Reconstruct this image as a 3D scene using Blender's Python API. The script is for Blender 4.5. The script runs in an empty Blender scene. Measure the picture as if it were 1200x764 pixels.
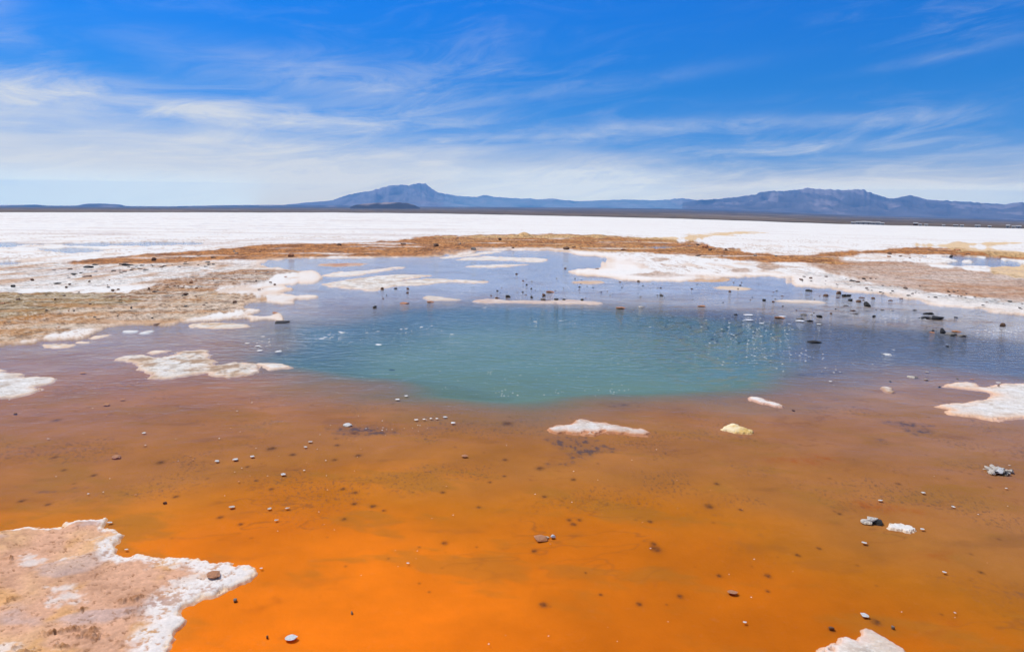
import bpy, math, random
import numpy as np
from mathutils import Matrix, Vector

R = math.radians
scene = bpy.context.scene
COL = scene.collection
random.seed(7)

# ------------------------------------------------------------------ camera
EYE, F, CX, CY = 1.7, 800.0, 600.0, 382.0
PITCH, ROLL = math.atan((382 - 250.2) / 800.0), R(0.6)
fwd = np.array([0, math.cos(PITCH), -math.sin(PITCH)])
up0 = np.array([0, math.sin(PITCH), math.cos(PITCH)])
rt0 = np.array([1.0, 0, 0])
rt = rt0 * math.cos(ROLL) + up0 * math.sin(ROLL)
up = -rt0 * math.sin(ROLL) + up0 * math.cos(ROLL)
cam_d = bpy.data.cameras.new('camera')
cam = bpy.data.objects.new('camera', cam_d)
COL.objects.link(cam)
cam_d.sensor_fit = 'HORIZONTAL'
cam_d.sensor_width, cam_d.lens = 36, 24
cam_d.clip_start, cam_d.clip_end = 0.05, 200000
cam.matrix_world = Matrix(((rt[0], up[0], -fwd[0], 0), (rt[1], up[1], -fwd[1], 0),
                           (rt[2], up[2], -fwd[2], EYE), (0, 0, 0, 1)))
scene.camera = cam

# ------------------------------------------------------------------ light and exposure
SUN_EL, SUN_AZ = R(56), R(-62)          # high sun, ahead and to the left
sun_d = bpy.data.lights.new('sun', 'SUN')
sun_d.energy, sun_d.angle, sun_d.color = 3.65, R(0.53), (1.0, 0.95, 0.865)
sun = bpy.data.objects.new('sun', sun_d)
COL.objects.link(sun)
sdir = Vector((math.sin(SUN_AZ) * math.cos(SUN_EL), math.cos(SUN_AZ) * math.cos(SUN_EL), math.sin(SUN_EL)))
sun.rotation_euler = sdir.to_track_quat('Z', 'Y').to_euler()
vs = scene.view_settings
vs.view_transform, vs.look, vs.exposure, vs.gamma, vs.use_curve_mapping = 'Standard', 'None', 0.0, 1.0, False
scene.cycles.volume_bounces = 0
scene.cycles.max_bounces = 8
scene.cycles.transparent_max_bounces = 8
HAZE, HAZE_TOP, HAZE_FAR = 6.0e-5, 1100.0, 28500.0


class NT:
    """Small helper for building node trees."""
    def __init__(s, tree):
        s.t, s.n, s.l = tree, tree.nodes, tree.links
        s.n.clear()

    def node(s, kind, ins=None, **props):
        n = s.n.new(kind)
        for k, v in props.items():
            setattr(n, k, v)
        for k, v in (ins or {}).items():
            s.put(n.inputs[k], v)
        return n

    def put(s, sock, v):
        if isinstance(v, bpy.types.NodeSocket):
            s.l.new(v, sock)
        else:
            if sock.type == 'RGBA' and len(v) == 3:
                v = (*v, 1)
            sock.default_value = v

    def m(s, op, *a, clamp=False):
        n = s.n.new('ShaderNodeMath')
        n.operation, n.use_clamp = op, clamp
        for i, v in enumerate(a):
            s.put(n.inputs[i], v)
        return n.outputs[0]

    def step(s, v, a, b, lo=0.0, hi=1.0):
        n = s.node('ShaderNodeMapRange', {0: v, 1: a, 2: b, 3: lo, 4: hi}, interpolation_type='SMOOTHSTEP')
        return n.outputs[0]

    def mix(s, f, a, b, blend='MIX'):
        n = s.n.new('ShaderNodeMix')
        n.data_type, n.blend_type = 'RGBA', blend
        s.put(n.inputs[0], f); s.put(n.inputs[6], a); s.put(n.inputs[7], b)
        return n.outputs[2]

    def noise(s, vec, scale, detail=3.0, rough=0.55, dist=0.0):
        return s.node('ShaderNodeTexNoise', {'Vector': vec, 'Scale': scale, 'Detail': detail,
                                             'Roughness': rough, 'Distortion': dist}).outputs[0]

    def comb(s, x, y, z):
        return s.node('ShaderNodeCombineXYZ', {0: x, 1: y, 2: z}).outputs[0]

    def ramp(s, f, stops):
        n = s.n.new('ShaderNodeValToRGB')
        s.put(n.inputs[0], f)
        e = n.color_ramp.elements
        e[0].position, e[0].color = stops[0][0], (*stops[0][1], 1)
        e[1].position, e[1].color = stops[-1][0], (*stops[-1][1], 1)
        for p, c in stops[1:-1]:
            x = e.new(p); x.color = (*c, 1)
        return n.outputs[0]


# ------------------------------------------------------------------ sky
world = bpy.data.worlds.new('World')
scene.world = world
world.use_nodes = True
w = NT(world.node_tree)
sky = w.node('ShaderNodeTexSky', sky_type='NISHITA', sun_disc=False, sun_elevation=SUN_EL,
             sun_rotation=SUN_AZ % (2 * math.pi), altitude=3650, air_density=1.0, dust_density=0.3, ozone_density=2.0)
d = w.node('ShaderNodeTexCoord').outputs['Generated']
sx = w.node('ShaderNodeSeparateXYZ', {0: d})
az = w.m('ARCTAN2', sx.outputs[0], sx.outputs[1])
el = w.m('ARCSINE', sx.outputs[2])
elc = w.m('MAXIMUM', el, 0.0)
# a polarising filter's deep blue: tint against elevation
tint = w.ramp(w.m('MULTIPLY', elc, 2.5), [(0.0, (0.80, 0.95, 1.05)), (0.2, (0.40, 0.85, 1.30)),
                                          (0.42, (0.10, 0.78, 1.45)), (0.75, (0.0, 0.84, 1.92)), (1.0, (0.0, 0.80, 1.85))])
blue = w.mix(1.0, sky.outputs[0], tint, 'MULTIPLY')


def gauss(a0, e0, wa, we, tilt=0.0):
    a = w.m('SUBTRACT', az, a0)
    e = w.m('SUBTRACT', w.m('SUBTRACT', el, e0), w.m('MULTIPLY', a, tilt))
    q = w.m('ADD', w.m('POWER', w.m('DIVIDE', a, wa), 2.0), w.m('POWER', w.m('DIVIDE', e, we), 2.0))
    return w.m('EXPONENT', w.m('MULTIPLY', q, -1.0))


warp = w.noise(w.comb(w.m('MULTIPLY', az, 2.0), w.m('MULTIPLY', el, 8.0), 3.1), 1.0, 2.0)
elw = w.m('ADD', el, w.m('MULTIPLY', w.m('SUBTRACT', warp, 0.5), 0.07))
n_long = w.noise(w.comb(w.m('MULTIPLY', az, 3.0), w.m('MULTIPLY', w.m('ADD', elw, w.m('MULTIPLY', az, -0.03)), 24.0), 0.0), 1.0, 9.0, 0.66, 0.5)
n_wisp = w.noise(w.comb(w.m('MULTIPLY', az, 7.0), w.m('MULTIPLY', w.m('ADD', elw, w.m('MULTIPLY', az, -0.14)), 34.0), 7.7), 1.0, 9.0, 0.68, 0.9)
n_big = w.noise(w.comb(w.m('MULTIPLY', az, 2.2), w.m('MULTIPLY', el, 7.0), 11.0), 1.0, 2.0)
left = w.step(az, 0.35, -0.6)
veil_top = w.m('ADD', 0.066, w.m('ADD', w.m('MULTIPLY', left, 0.045), w.m('MULTIPLY', w.m('SUBTRACT', n_long, 0.5), 0.09)))
veil = w.step(elw, w.m('ADD', veil_top, 0.045), w.m('SUBTRACT', veil_top, 0.04))
blobs = [gauss(-0.56, 0.128, 0.24, 0.024, -0.02), gauss(-0.28, 0.118, 0.20, 0.022, -0.03), gauss(0.10, 0.108, 0.16, 0.013, 0.08),
         gauss(-0.08, 0.100, 0.07, 0.007, 0.05), gauss(0.38, 0.121, 0.16, 0.008, 0.0), gauss(0.32, 0.085, 0.34, 0.012, 0.01),
         gauss(-0.66, 0.23, 0.07, 0.035, -0.6), gauss(-0.2, 0.16, 0.14, 0.03, -0.12), gauss(-0.33, 0.185, 0.16, 0.02, -0.1),
         gauss(0.55, 0.19, 0.10, 0.006, 0.12), gauss(0.12, 0.175, 0.16, 0.010, 0.12), gauss(-0.02, 0.215, 0.05, 0.03, 0.5)]
wts = [0.95, 0.70, 0.65, 0.6, 0.45, 0.5, 0.40, 0.38, 0.28, 0.16, 0.25, 0.16]
acc = 0.0
for b_, k_ in zip(blobs, wts):
    acc = w.m('ADD', acc, w.m('MULTIPLY', b_, k_))
tex = w.m('ADD', w.m('MULTIPLY', w.step(n_long, 0.30, 0.70), 0.62), w.m('MULTIPLY', w.step(n_wisp, 0.30, 0.72), 0.55))
cl = w.m('MULTIPLY', acc, tex)
thin = w.m('MULTIPLY', w.m('MULTIPLY', w.step(n_wisp, 0.42, 0.75), w.step(n_big, 0.36, 0.70)), w.step(el, 0.36, 0.10, 0.10, 0.34))
cl = w.m('ADD', w.m('MAXIMUM', w.m('MULTIPLY', veil, w.m('ADD', 0.76, w.m('MULTIPLY', tex, 0.20))), w.m('MULTIPLY', cl, 0.88)), thin)
cl = w.m('MULTIPLY', w.m('MINIMUM', cl, 0.92), 1.0)
cl = w.m('MAXIMUM', cl, w.step(el, 0.36, 0.6, 0.0, 0.62))       # unseen pale veil added overhead to whiten the fill light
SKY_K = 0.10
path = w.m('MINIMUM', w.m('DIVIDE', HAZE_FAR, w.m('POWER', w.m('MAXIMUM', w.m('COSINE', az), 0.72), 0.5)), w.m('DIVIDE', HAZE_TOP, w.m('MAXIMUM', el, 0.001)))
gain = w.m('EXPONENT', w.m('MULTIPLY', path, HAZE))               # the bright milky sky low down, beyond the haze
lost = w.m('SUBTRACT', gain, 1.0)
chan = [w.m('MAXIMUM', 0.05, w.m('DIVIDE', w.m('SUBTRACT', w.m('MULTIPLY', gain, q), w.m('MULTIPLY', lost, j)), SKY_K))
        for q, j in ((0.66, 0.06), (0.71, 0.225), (0.78, 0.55))]
cloud_col = w.comb(*chan)
bg = w.node('ShaderNodeBackground', {'Color': w.mix(cl, blue, cloud_col), 'Strength': SKY_K})
w.l.new(bg.outputs[0], w.node('ShaderNodeOutputWorld').inputs[0])


# ------------------------------------------------------------------ helpers: numbers
def gp(px, py, z=0.0):
    """Point of the photograph on the level z, in metres."""
    dd = fwd + rt * (px - CX) / F + up * (CY - py) / F
    t = (z - EYE) / dd[2]
    return np.array([dd[0] * t, dd[1] * t])


def pdir(px, py):
    dd = fwd + rt * (px - CX) / F + up * (CY - py) / F
    return math.atan2(dd[0], dd[1]), dd[2] / math.hypot(dd[0], dd[1])


_P = np.random.RandomState(1).permutation(4096).astype(np.int32)
_G = np.random.RandomState(2).rand(4096) * 6.2831853
_GX, _GY = np.cos(_G).astype(np.float32), np.sin(_G).astype(np.float32)


def vnoise(x, y, seed=0):
    """Gradient noise, about -0.7 to 0.7."""
    x0, y0 = np.floor(x), np.floor(y)
    fx, fy = (x - x0).astype(np.float32), (y - y0).astype(np.float32)
    ix, iy = x0.astype(np.int32), y0.astype(np.int32)
    u, v = fx * fx * fx * (fx * (fx * 6 - 15) + 10), fy * fy * fy * (fy * (fy * 6 - 15) + 10)
    out = 0
    for dx in (0, 1):
        px = _P[(ix + (dx + seed * 131)) & 4095]
        for dy in (0, 1):
            h = _P[(px + iy + (dy + seed * 17)) & 4095]
            g = _GX[h] * (fx - dx) + _GY[h] * (fy - dy)
            out = out + g * (u if dx else 1 - u) * (v if dy else 1 - v)
    return out


def fbm(x, y, seed=0, octv=4, gain=0.5):
    a, s, t = 1.0, 0, 0
    for k in range(octv):
        s = s + a * vnoise(x * 2 ** k + 17.3 * k, y * 2 ** k - 9.1 * k, seed + k)
        t += a
        a *= gain
    return s / t * 1.6


def sstep(v, a, b):
    t = np.clip((v - a) / (b - a), 0, 1)
    return t * t * (3 - 2 * t)


def mixc(c, col, f):
    return c * (1 - f[:, None]) + np.asarray(col, dtype=float) * f[:, None]


def smooth_poly(pts, k=3):
    p = np.asarray(pts, float)
    a, b, c, d_ = np.roll(p, 1, 0), p, np.roll(p, -1, 0), np.roll(p, -2, 0)
    out = []
    for i in range(len(p)):
        for t in np.arange(k) / k:
            out.append(0.5 * (2 * b[i] + (c[i] - a[i]) * t + (2 * a[i] - 5 * b[i] + 4 * c[i] - d_[i]) * t * t
                              + (3 * b[i] - a[i] - 3 * c[i] + d_[i]) * t ** 3))
    return np.array(out)


def wpoly(pts, k=3):
    return np.array([gp(x, y) for x, y in smooth_poly(pts, k)])


def sdf(x, y, poly):
    """Signed distance in metres, positive inside."""
    d2 = np.full(x.shape, 1e18)
    ins = np.zeros(x.shape, bool)
    n = len(poly)
    for i in range(n):
        ax, ay = poly[i]
        bx, by = poly[(i + 1) % n]
        ex, ey = bx - ax, by - ay
        L = ex * ex + ey * ey
        if L < 1e-12:
            continue
        t = np.clip(((x - ax) * ex + (y - ay) * ey) / L, 0, 1)
        qx, qy = x - ax - t * ex, y - ay - t * ey
        d2 = np.minimum(d2, qx * qx + qy * qy)
        if ay != by:
            c = ((ay > y) != (by > y)) & (x < (bx - ax) * (y - ay) / (by - ay) + ax)
            ins ^= c
    s = np.sqrt(d2)
    return np.where(ins, s, -s)


def sdf_box(x, y, poly, pad):
    """sdf where the polygon is near, -pad elsewhere."""
    out = np.full(x.shape, -float(pad))
    lo, hi = poly.min(0) - pad, poly.max(0) + pad
    k = (x > lo[0]) & (x < hi[0]) & (y > lo[1]) & (y < hi[1])
    if k.any():
        out[k] = np.maximum(sdf(x[k], y[k], poly), -pad)
    return out


# ------------------------------------------------------------------ helpers: objects
def tag(o, label=None, cat=None, group=None, kind=None):
    for k, v in (('label', label), ('category', cat), ('group', group), ('kind', kind)):
        if v:
            o[k] = v
    return o


def mesh_obj(name, verts, faces, mat, parent=None, smooth=True):
    me = bpy.data.meshes.new(name)
    verts = np.asarray(verts, dtype=np.float32)
    faces = np.asarray(faces, dtype=np.int32)
    nf, k = faces.shape
    me.vertices.add(len(verts)); me.vertices.foreach_set('co', verts.ravel())
    me.loops.add(nf * k); me.loops.foreach_set('vertex_index', faces.ravel())
    me.polygons.add(nf)
    me.polygons.foreach_set('loop_start', np.arange(0, nf * k, k, dtype=np.int32))
    me.polygons.foreach_set('use_smooth', np.full(nf, smooth, dtype=bool))
    me.update(calc_edges=True)
    me.validate()
    me.materials.append(mat)
    o = bpy.data.objects.new(name, me)
    COL.objects.link(o)
    if parent:
        o.parent = parent
    return o


def set_col(o, rgb, a=None):
    at = o.data.color_attributes.new('Col', 'FLOAT_COLOR', 'POINT')
    c = np.ones((len(rgb), 4), dtype=np.float32)
    c[:, :3] = np.clip(rgb, 0, 1)
    if a is not None:
        c[:, 3] = a
    at.data.foreach_set('color', c.ravel())


def grid_faces(nr, nc, wrap=False):
    i = np.arange(nr - 1)[:, None] * nc
    j = np.arange(nc if wrap else nc - 1)[None, :]
    j2 = (j + 1) % nc
    return np.stack([i + j, i + j2, i + nc + j2, i + nc + j], -1).reshape(-1, 4)[:, ::-1]


# ------------------------------------------------------------------ materials
def new_mat(name):
    m = bpy.data.materials.new(name)
    m.use_nodes = True
    return m, NT(m.node_tree)


def crust_mat(name, bump=0.5, rough=0.85, fine=1.0):
    """Colour attribute broken up by grains; alpha of the attribute = how speckled."""
    m, t = new_mat(name)
    at = t.node('ShaderNodeVertexColor', layer_name='Col')
    co = t.node('ShaderNodeTexCoord').outputs['Object']
    n1 = t.noise(co, 9.0, 5.0, 0.6)
    n2 = t.noise(co, 70.0 * fine, 4.0, 0.65)
    n3 = t.noise(co, 34.0 * fine, 3.0, 0.6, 0.8)
    v = t.m('ADD', t.m('MULTIPLY', t.step(n1, 0.25, 0.75), 0.22), t.m('MULTIPLY', t.step(n2, 0.25, 0.75), 0.26))
    at2 = t.m('MULTIPLY_ADD', at.outputs[1], 1.6, 0.22, clamp=True)
    v = t.m('ADD', 1.0, t.m('MULTIPLY', t.m('SUBTRACT', v, 0.24), at2))
    c = t.mix(1.0, at.outputs[0], t.comb(v, v, v), 'MULTIPLY')
    amt = at.outputs[1]
    dk = t.m('MULTIPLY', t.step(n3, 0.60, 0.70), t.m('MULTIPLY', amt, 0.85))
    c = t.mix(dk, c, t.mix(1.0, c, (0.42, 0.28, 0.18), 'MULTIPLY'))
    wh = t.m('MULTIPLY', t.step(n3, 0.40, 0.30), t.m('MULTIPLY', amt, 0.30))
    c = t.mix(wh, c, (0.72, 0.66, 0.60))
    hgt = t.m('ADD', t.m('MULTIPLY', n2, 0.4), t.m('MULTIPLY', n3, 0.6))
    b = t.node('ShaderNodeBump', {'Height': hgt, 'Strength': t.m('MULTIPLY', at2, bump), 'Distance': 0.02})
    p = t.node('ShaderNodeBsdfPrincipled', {'Base Color': c, 'Roughness': rough, 'Normal': b.outputs[0]})
    p.inputs['Specular IOR Level'].default_value = 0.08
    t.l.new(p.outputs[0], t.node('ShaderNodeOutputMaterial').inputs[0])
    return m


def stone_mat(name, top, base, grain=30.0, rough=0.7, line=0.3):
    m, t = new_mat(name)
    tcn = t.node('ShaderNodeTexCoord')
    co = tcn.outputs['Object']
    z = t.node('ShaderNodeSeparateXYZ', {0: tcn.outputs['Generated']}).outputs[2]
    n = t.noise(co, 3.0, 5.0, 0.65)
    n2 = t.noise(co, 9.0, 4.0, 0.7)
    f = t.step(t.m('ADD', z, t.m('MULTIPLY', t.m('SUBTRACT', n, 0.5), 0.5)), line - 0.12, line + 0.14)
    c = t.mix(f, base, top)
    v = t.m('ADD', 0.55, t.m('MULTIPLY', n2, 0.9))
    c = t.mix(1.0, c, t.comb(v, v, v), 'MULTIPLY')
    b = t.node('ShaderNodeBump', {'Height': t.m('ADD', n, n2), 'Strength': 0.6, 'Distance': 0.15})
    p = t.node('ShaderNodeBsdfPrincipled', {'Base Color': c, 'Roughness': rough, 'Normal': b.outputs[0]})
    t.l.new(p.outputs[0], t.node('ShaderNodeOutputMaterial').inputs[0])
    return m


def plain_mat(name, col, rough=0.9):
    m, t = new_mat(name)
    co = t.node('ShaderNodeTexCoord').outputs['Object']
    n = t.noise(co, 3.0, 4.0)
    v = t.m('ADD', 0.8, t.m('MULTIPLY', n, 0.4))
    p = t.node('ShaderNodeBsdfPrincipled', {'Base Color': t.mix(1.0, col, t.comb(v, v, v), 'MULTIPLY'), 'Roughness': rough})
    t.l.new(p.outputs[0], t.node('ShaderNodeOutputMaterial').inputs[0])
    return m


M_GROUND = crust_mat('salt_and_mud', bump=0.45)
M_CRUST = crust_mat('salt_crust', bump=0.45, fine=3.2)
M_LAND = crust_mat('far_land', bump=0.0, fine=0.01)


def water_mat():
    m, t = new_mat('water')
    co = t.node('ShaderNodeTexCoord').outputs['Object']
    n1 = t.noise(co, 1.3, 3.0, 0.5, 0.4)
    n2 = t.noise(t.node('ShaderNodeMapping', {0: co, 2: (0, 0, 0.5), 3: (4.5, 9.0, 1.0)}).outputs[0], 1.0, 3.0, 0.6, 0.5)
    rip = t.node('ShaderNodeAttribute', attribute_name='ripple').outputs['Fac']
    h = t.m('ADD', t.m('MULTIPLY', n1, 0.020), t.m('MULTIPLY', n2, t.m('MULTIPLY', rip, 0.085)))
    b = t.node('ShaderNodeBump', {'Height': h, 'Strength': 1.0, 'Distance': 1.0})
    fr = t.node('ShaderNodeFresnel', {'IOR': 1.33, 'Normal': b.outputs[0]}).outputs[0]
    fr = t.m('MULTIPLY', fr, t.step(fr, 0.05, 0.50, 0.04, 1.0))     # the polariser takes the steeper reflections
    gl = t.node('ShaderNodeBsdfGlossy', {'Color': (0.84, 0.90, 1.0), 'Roughness': 0.05, 'Normal': b.outputs[0]})
    tr = t.node('ShaderNodeBsdfTransparent', {'Color': (0.97, 0.98, 0.98)})
    mx = t.node('ShaderNodeMixShader', {0: fr, 1: tr.outputs[0], 2: gl.outputs[0]})
    t.l.new(mx.outputs[0], t.node('ShaderNodeOutputMaterial').inputs[0])
    return m


# ------------------------------------------------------------------ outlines traced from the photograph (pixels of the ground)
SHORE = [(-500, 470), (-250, 432), (0, 406), (38, 403), (50, 399), (73, 398), (92, 396), (117, 388), (130, 383.5), (159, 381), (180, 382.5),
         (201, 382), (214, 378), (240, 375.5), (289, 373), (295, 377), (312, 375.5), (330, 376), (325, 367), (314, 370.5), (293, 370),
         (312, 364), (289, 362), (289, 358), (298, 355), (345, 357), (350, 352), (366, 348.5), (350, 346.5), (330, 344), (345, 340),
         (337, 335), (352, 334), (372, 326), (362, 318.5), (345, 317), (318, 311), (335, 304), (380, 303), (440, 303.5), (456, 302.5),
         (516, 301.5), (550, 297), (580, 294), (616, 294), (644, 295), (676, 298), (716, 303), (710, 309), (706, 315), (664, 318),
         (680, 322), (716, 325.5), (736, 329), (788, 330), (826, 327), (836, 324), (871, 326), (884, 325), (914, 325.5), (926, 326),
         (928, 332), (940, 335), (953, 337), (973, 339), (997, 343), (1022, 344.5), (1050, 350), (1072, 353), (1093, 358), (1117, 360),
         (1150, 363.5), (1160, 367), (1200, 371), (1350, 388), (1700, 430), (2400, 900), (1200, 2600), (0, 2600), (-1400, 900)]
POOL = [(300, 418), (310, 412), (330, 407), (338, 396), (343, 382), (371, 379), (400, 377), (429, 371), (470, 362), (520, 359), (560, 357.5),
        (640, 357.5), (700, 361), (760, 365), (820, 369), (870, 374), (915, 377), (945, 386), (942, 402), (934, 418), (928, 434), (910, 452),
        (875, 458), (797, 462), (700, 465), (633, 473), (550, 471), (487, 464), (480, 452), (450, 444), (400, 441), (353, 433), (325, 429)]
BLUE_RIM = [(290, 420), (305, 395), (330, 378), (400, 372), (440, 360), (560, 353), (700, 357), (860, 366), (960, 380), (1080, 388), (1200, 402),
            (1300, 410), (1300, 440), (1200, 440), (1100, 430), (1010, 432), (940, 440), (900, 462), (700, 472), (620, 482), (480, 472), (360, 440)]
PONDS = [[(-120, 285), (0, 285), (94, 286), (150, 284), (240, 284.5), (250, 286.5), (200, 288), (130, 289), (60, 287.5), (0, 290), (-120, 291)],
         [(30, 292), (60, 291), (96, 292), (104, 295), (80, 297), (50, 296)],
         [(1090, 302), (1112, 300.5), (1160, 303), (1182, 309), (1176, 312), (1150, 312.5), (1120, 312), (1100, 309.5), (1140, 307.5), (1120, 304)],
         [(735, 290), (760, 289), (795, 290), (790, 292), (750, 292)],
         [(0, 308), (30, 306.5), (46, 309), (20, 311), (0, 311)]]
RUST = [(80, 311), (120, 304), (200, 298), (260, 292), (340, 287), (440, 285), (480, 281), (500, 278), (560, 276), (640, 275), (720, 276.5),
        (800, 282), (860, 292), (900, 300), (960, 299), (1010, 294), (1100, 291), (1150, 295), (1200, 298), (1350, 302), (1350, 311), (1200, 305),
        (1120, 300), (1020, 299), (980, 305), (1000, 312), (960, 310), (900, 309), (840, 305), (760, 298), (700, 297), (640, 294.5),
        (580, 293), (520, 301), (460, 302), (400, 302), (300, 305), (240, 308), (150, 311)]
OCHRE = [[(700, 280), (760, 279), (800, 277.5), (840, 273), (880, 270.5), (866, 275), (830, 279), (800, 283)],
         [(1096, 289), (1120, 286), (1160, 285.3), (1210, 285), (1140, 288.5), (1150, 293), (1200, 297), (1200, 303), (1140, 296)],
         [(1178, 318), (1200, 312), (1300, 318), (1300, 332), (1200, 327)],
         [(520, 279), (600, 276.5), (760, 277), (700, 279), (600, 280)]]
OLIVE = [(-260, 365), (0, 347), (60, 345), (110, 348), (160, 346), (150, 357), (90, 363), (40, 374), (0, 379), (-260, 400)]
TAN = [(-260, 372), (0, 347), (90, 346), (150, 346), (215, 338), (262, 342), (300, 352), (280, 368), (200, 380), (120, 386), (50, 397), (0, 404), (-260, 430)]
BROWN_L = [(130, 350), (190, 340), (228, 322), (300, 318), (352, 317.5), (320, 323), (296, 330), (270, 341), (230, 346), (180, 352)]
PINK_R = [(935, 309), (1000, 307), (1060, 309), (1120, 317), (1200, 327), (1400, 345), (1400, 370), (1200, 354), (1120, 348), (1060, 340), (1010, 331), (985, 322)]
RIM_R = [(930, 317), (1000, 331), (1060, 341), (1120, 349), (1200, 356), (1400, 370), (1400, 392), (1200, 369), (1150, 362), (1093, 356), (1020, 343), (950, 335)]
PATCHES = [[(735, 324), (760, 321), (800, 321.5), (822, 325), (780, 327)], [(714, 305.5), (735, 304), (750, 306.5), (725, 307.5)], [(756, 303.5), (790, 304.6), (770, 306.8)],
           [(880, 313), (905, 311), (930, 314), (905, 317)], [(965, 313), (985, 311), (1000, 315), (980, 318)], [(850, 318), (872, 316), (880, 319), (862, 321)]]
SPECK_L = [(-100, 318), (60, 308), (130, 312), (240, 309), (330, 311), (300, 320), (200, 332), (90, 338), (0, 344), (-100, 350)]
DARK_BED = [[(630, 512), (680, 508), (720, 520), (738, 526), (700, 535), (650, 548), (632, 546), (660, 530)],
            [(1030, 494), (1060, 491), (1094, 496), (1097, 506), (1075, 512), (1056, 502)],
            [(1022, 512), (1030, 512), (1042, 517), (1030, 518)],
            [(912, 437), (945, 436), (985, 433), (998, 436), (960, 440), (925, 442)],
            [(380, 500), (440, 495), (470, 505), (440, 512), (395, 512)],
            [(40, 575), (70, 570), (100, 567), (98, 571), (60, 578)],
            [(1168, 684), (1188, 683), (1205, 690), (1205, 700), (1176, 696)],
            [(715, 470), (740, 470), (745, 475), (720, 477)]]
RED_BED = [[(1070, 742), (1105, 725), (1140, 720), (1138, 728), (1110, 740), (1080, 746)], [(285, 712), (320, 700), (350, 690), (345, 698), (310, 712), (292, 716)],
           [(360, 690), (400, 678), (404, 684), (372, 694)], [(1060, 650), (1110, 640), (1128, 648), (1100, 656)], [(320, 740), (334, 735), (345, 741), (330, 747)],
           [(980, 590), (1010, 582), (1060, 590), (1120, 602), (1060, 600), (1010, 598)], [(890, 535), (960, 530), (1000, 535), (940, 545)]]
DARK_SPOTS = [(25, 585, 5), (206, 580, 5), (290, 545, 4), (258, 604, 5), (282, 612, 5), (188, 540, 7), (170, 522, 3), (318, 524, 8), (343, 531, 6), (318, 571, 5), (300, 561, 4),
              (392, 537, 5), (415, 588, 6), (437, 591, 6), (403, 606, 5), (416, 575, 5), (402, 571, 5), (519, 575, 5), (561, 592, 4), (592, 537, 5), (591, 556, 4), (574, 563, 4),
              (667, 607, 5), (672, 612, 6), (679, 607, 5), (762, 609, 5), (766, 635, 6), (769, 641, 10), (637, 706, 8), (749, 705, 6), (704, 694, 4), (797, 696, 6), (745, 607, 3),
              (626, 643, 6), (638, 580, 5), (831, 591, 8), (843, 672, 5), (984, 600, 4), (978, 597, 3), (900, 672, 6), (1027, 726, 8), (836, 610, 3), (672, 560, 5), (633, 547, 8),
              (595, 495, 9), (66, 491, 6), (64, 534, 5), (75, 549, 4), (110, 555, 5), (56, 589, 4), (450, 596, 4), (960, 640, 4), (521, 634, 6), (405, 661, 3), (455, 652, 3),
              (415, 506, 7), (420, 532, 6), (395, 520, 5), (840, 565, 5), (868, 595, 4), (935, 648, 5), (1053, 565, 4), (1005, 660, 3), (1150, 668, 4), (900, 690, 4), (975, 735, 5)]

# ------------------------------------------------------------------ ground
EDGE = [(-700, 252, 700), (-200, 249.5, 600), (0, 249, 520), (200, 249.1, 800), (400, 249.3, 1300), (500, 250.3, 1200), (600, 252, 1000), (800, 256.5, 700),
        (980, 262.6, 600), (1200, 268.2, 520), (1400, 270, 520), (2000, 262, 700)]
TOPS = [(-700, 243), (0, 242.5), (150, 243), (400, 242.6), (500, 242.4), (600, 243), (700, 243.6), (800, 245), (900, 248), (1000, 252), (1100, 255),
        (1200, 258), (1400, 260), (2000, 255)]
e_th = np.array([pdir(a, b)[0] for a, b, _ in EDGE]); e_el = np.array([pdir(a, b)[1] for a, b, _ in EDGE]); e_D = np.array([c for *_, c in EDGE], float)
t_th = np.array([pdir(a, b)[0] for a, b in TOPS]); t_el = np.array([pdir(a, b)[1] for a, b in TOPS])


def edge_at(th):
    j = 0.0004 * fbm(th * 25, th * 0, 5, 4)
    return np.interp(th, e_th, e_D), np.interp(th, e_th, e_el) + j, np.interp(th, t_th, t_el)


def thetas(nfine, ncoarse):
    a = R(43)
    return np.concatenate([np.linspace(-a, a, nfine), np.linspace(a, 2 * math.pi - a, ncoarse + 2)[1:-1]])


def wrap_th(th):
    return (th + math.pi) % (2 * math.pi) - math.pi


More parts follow.
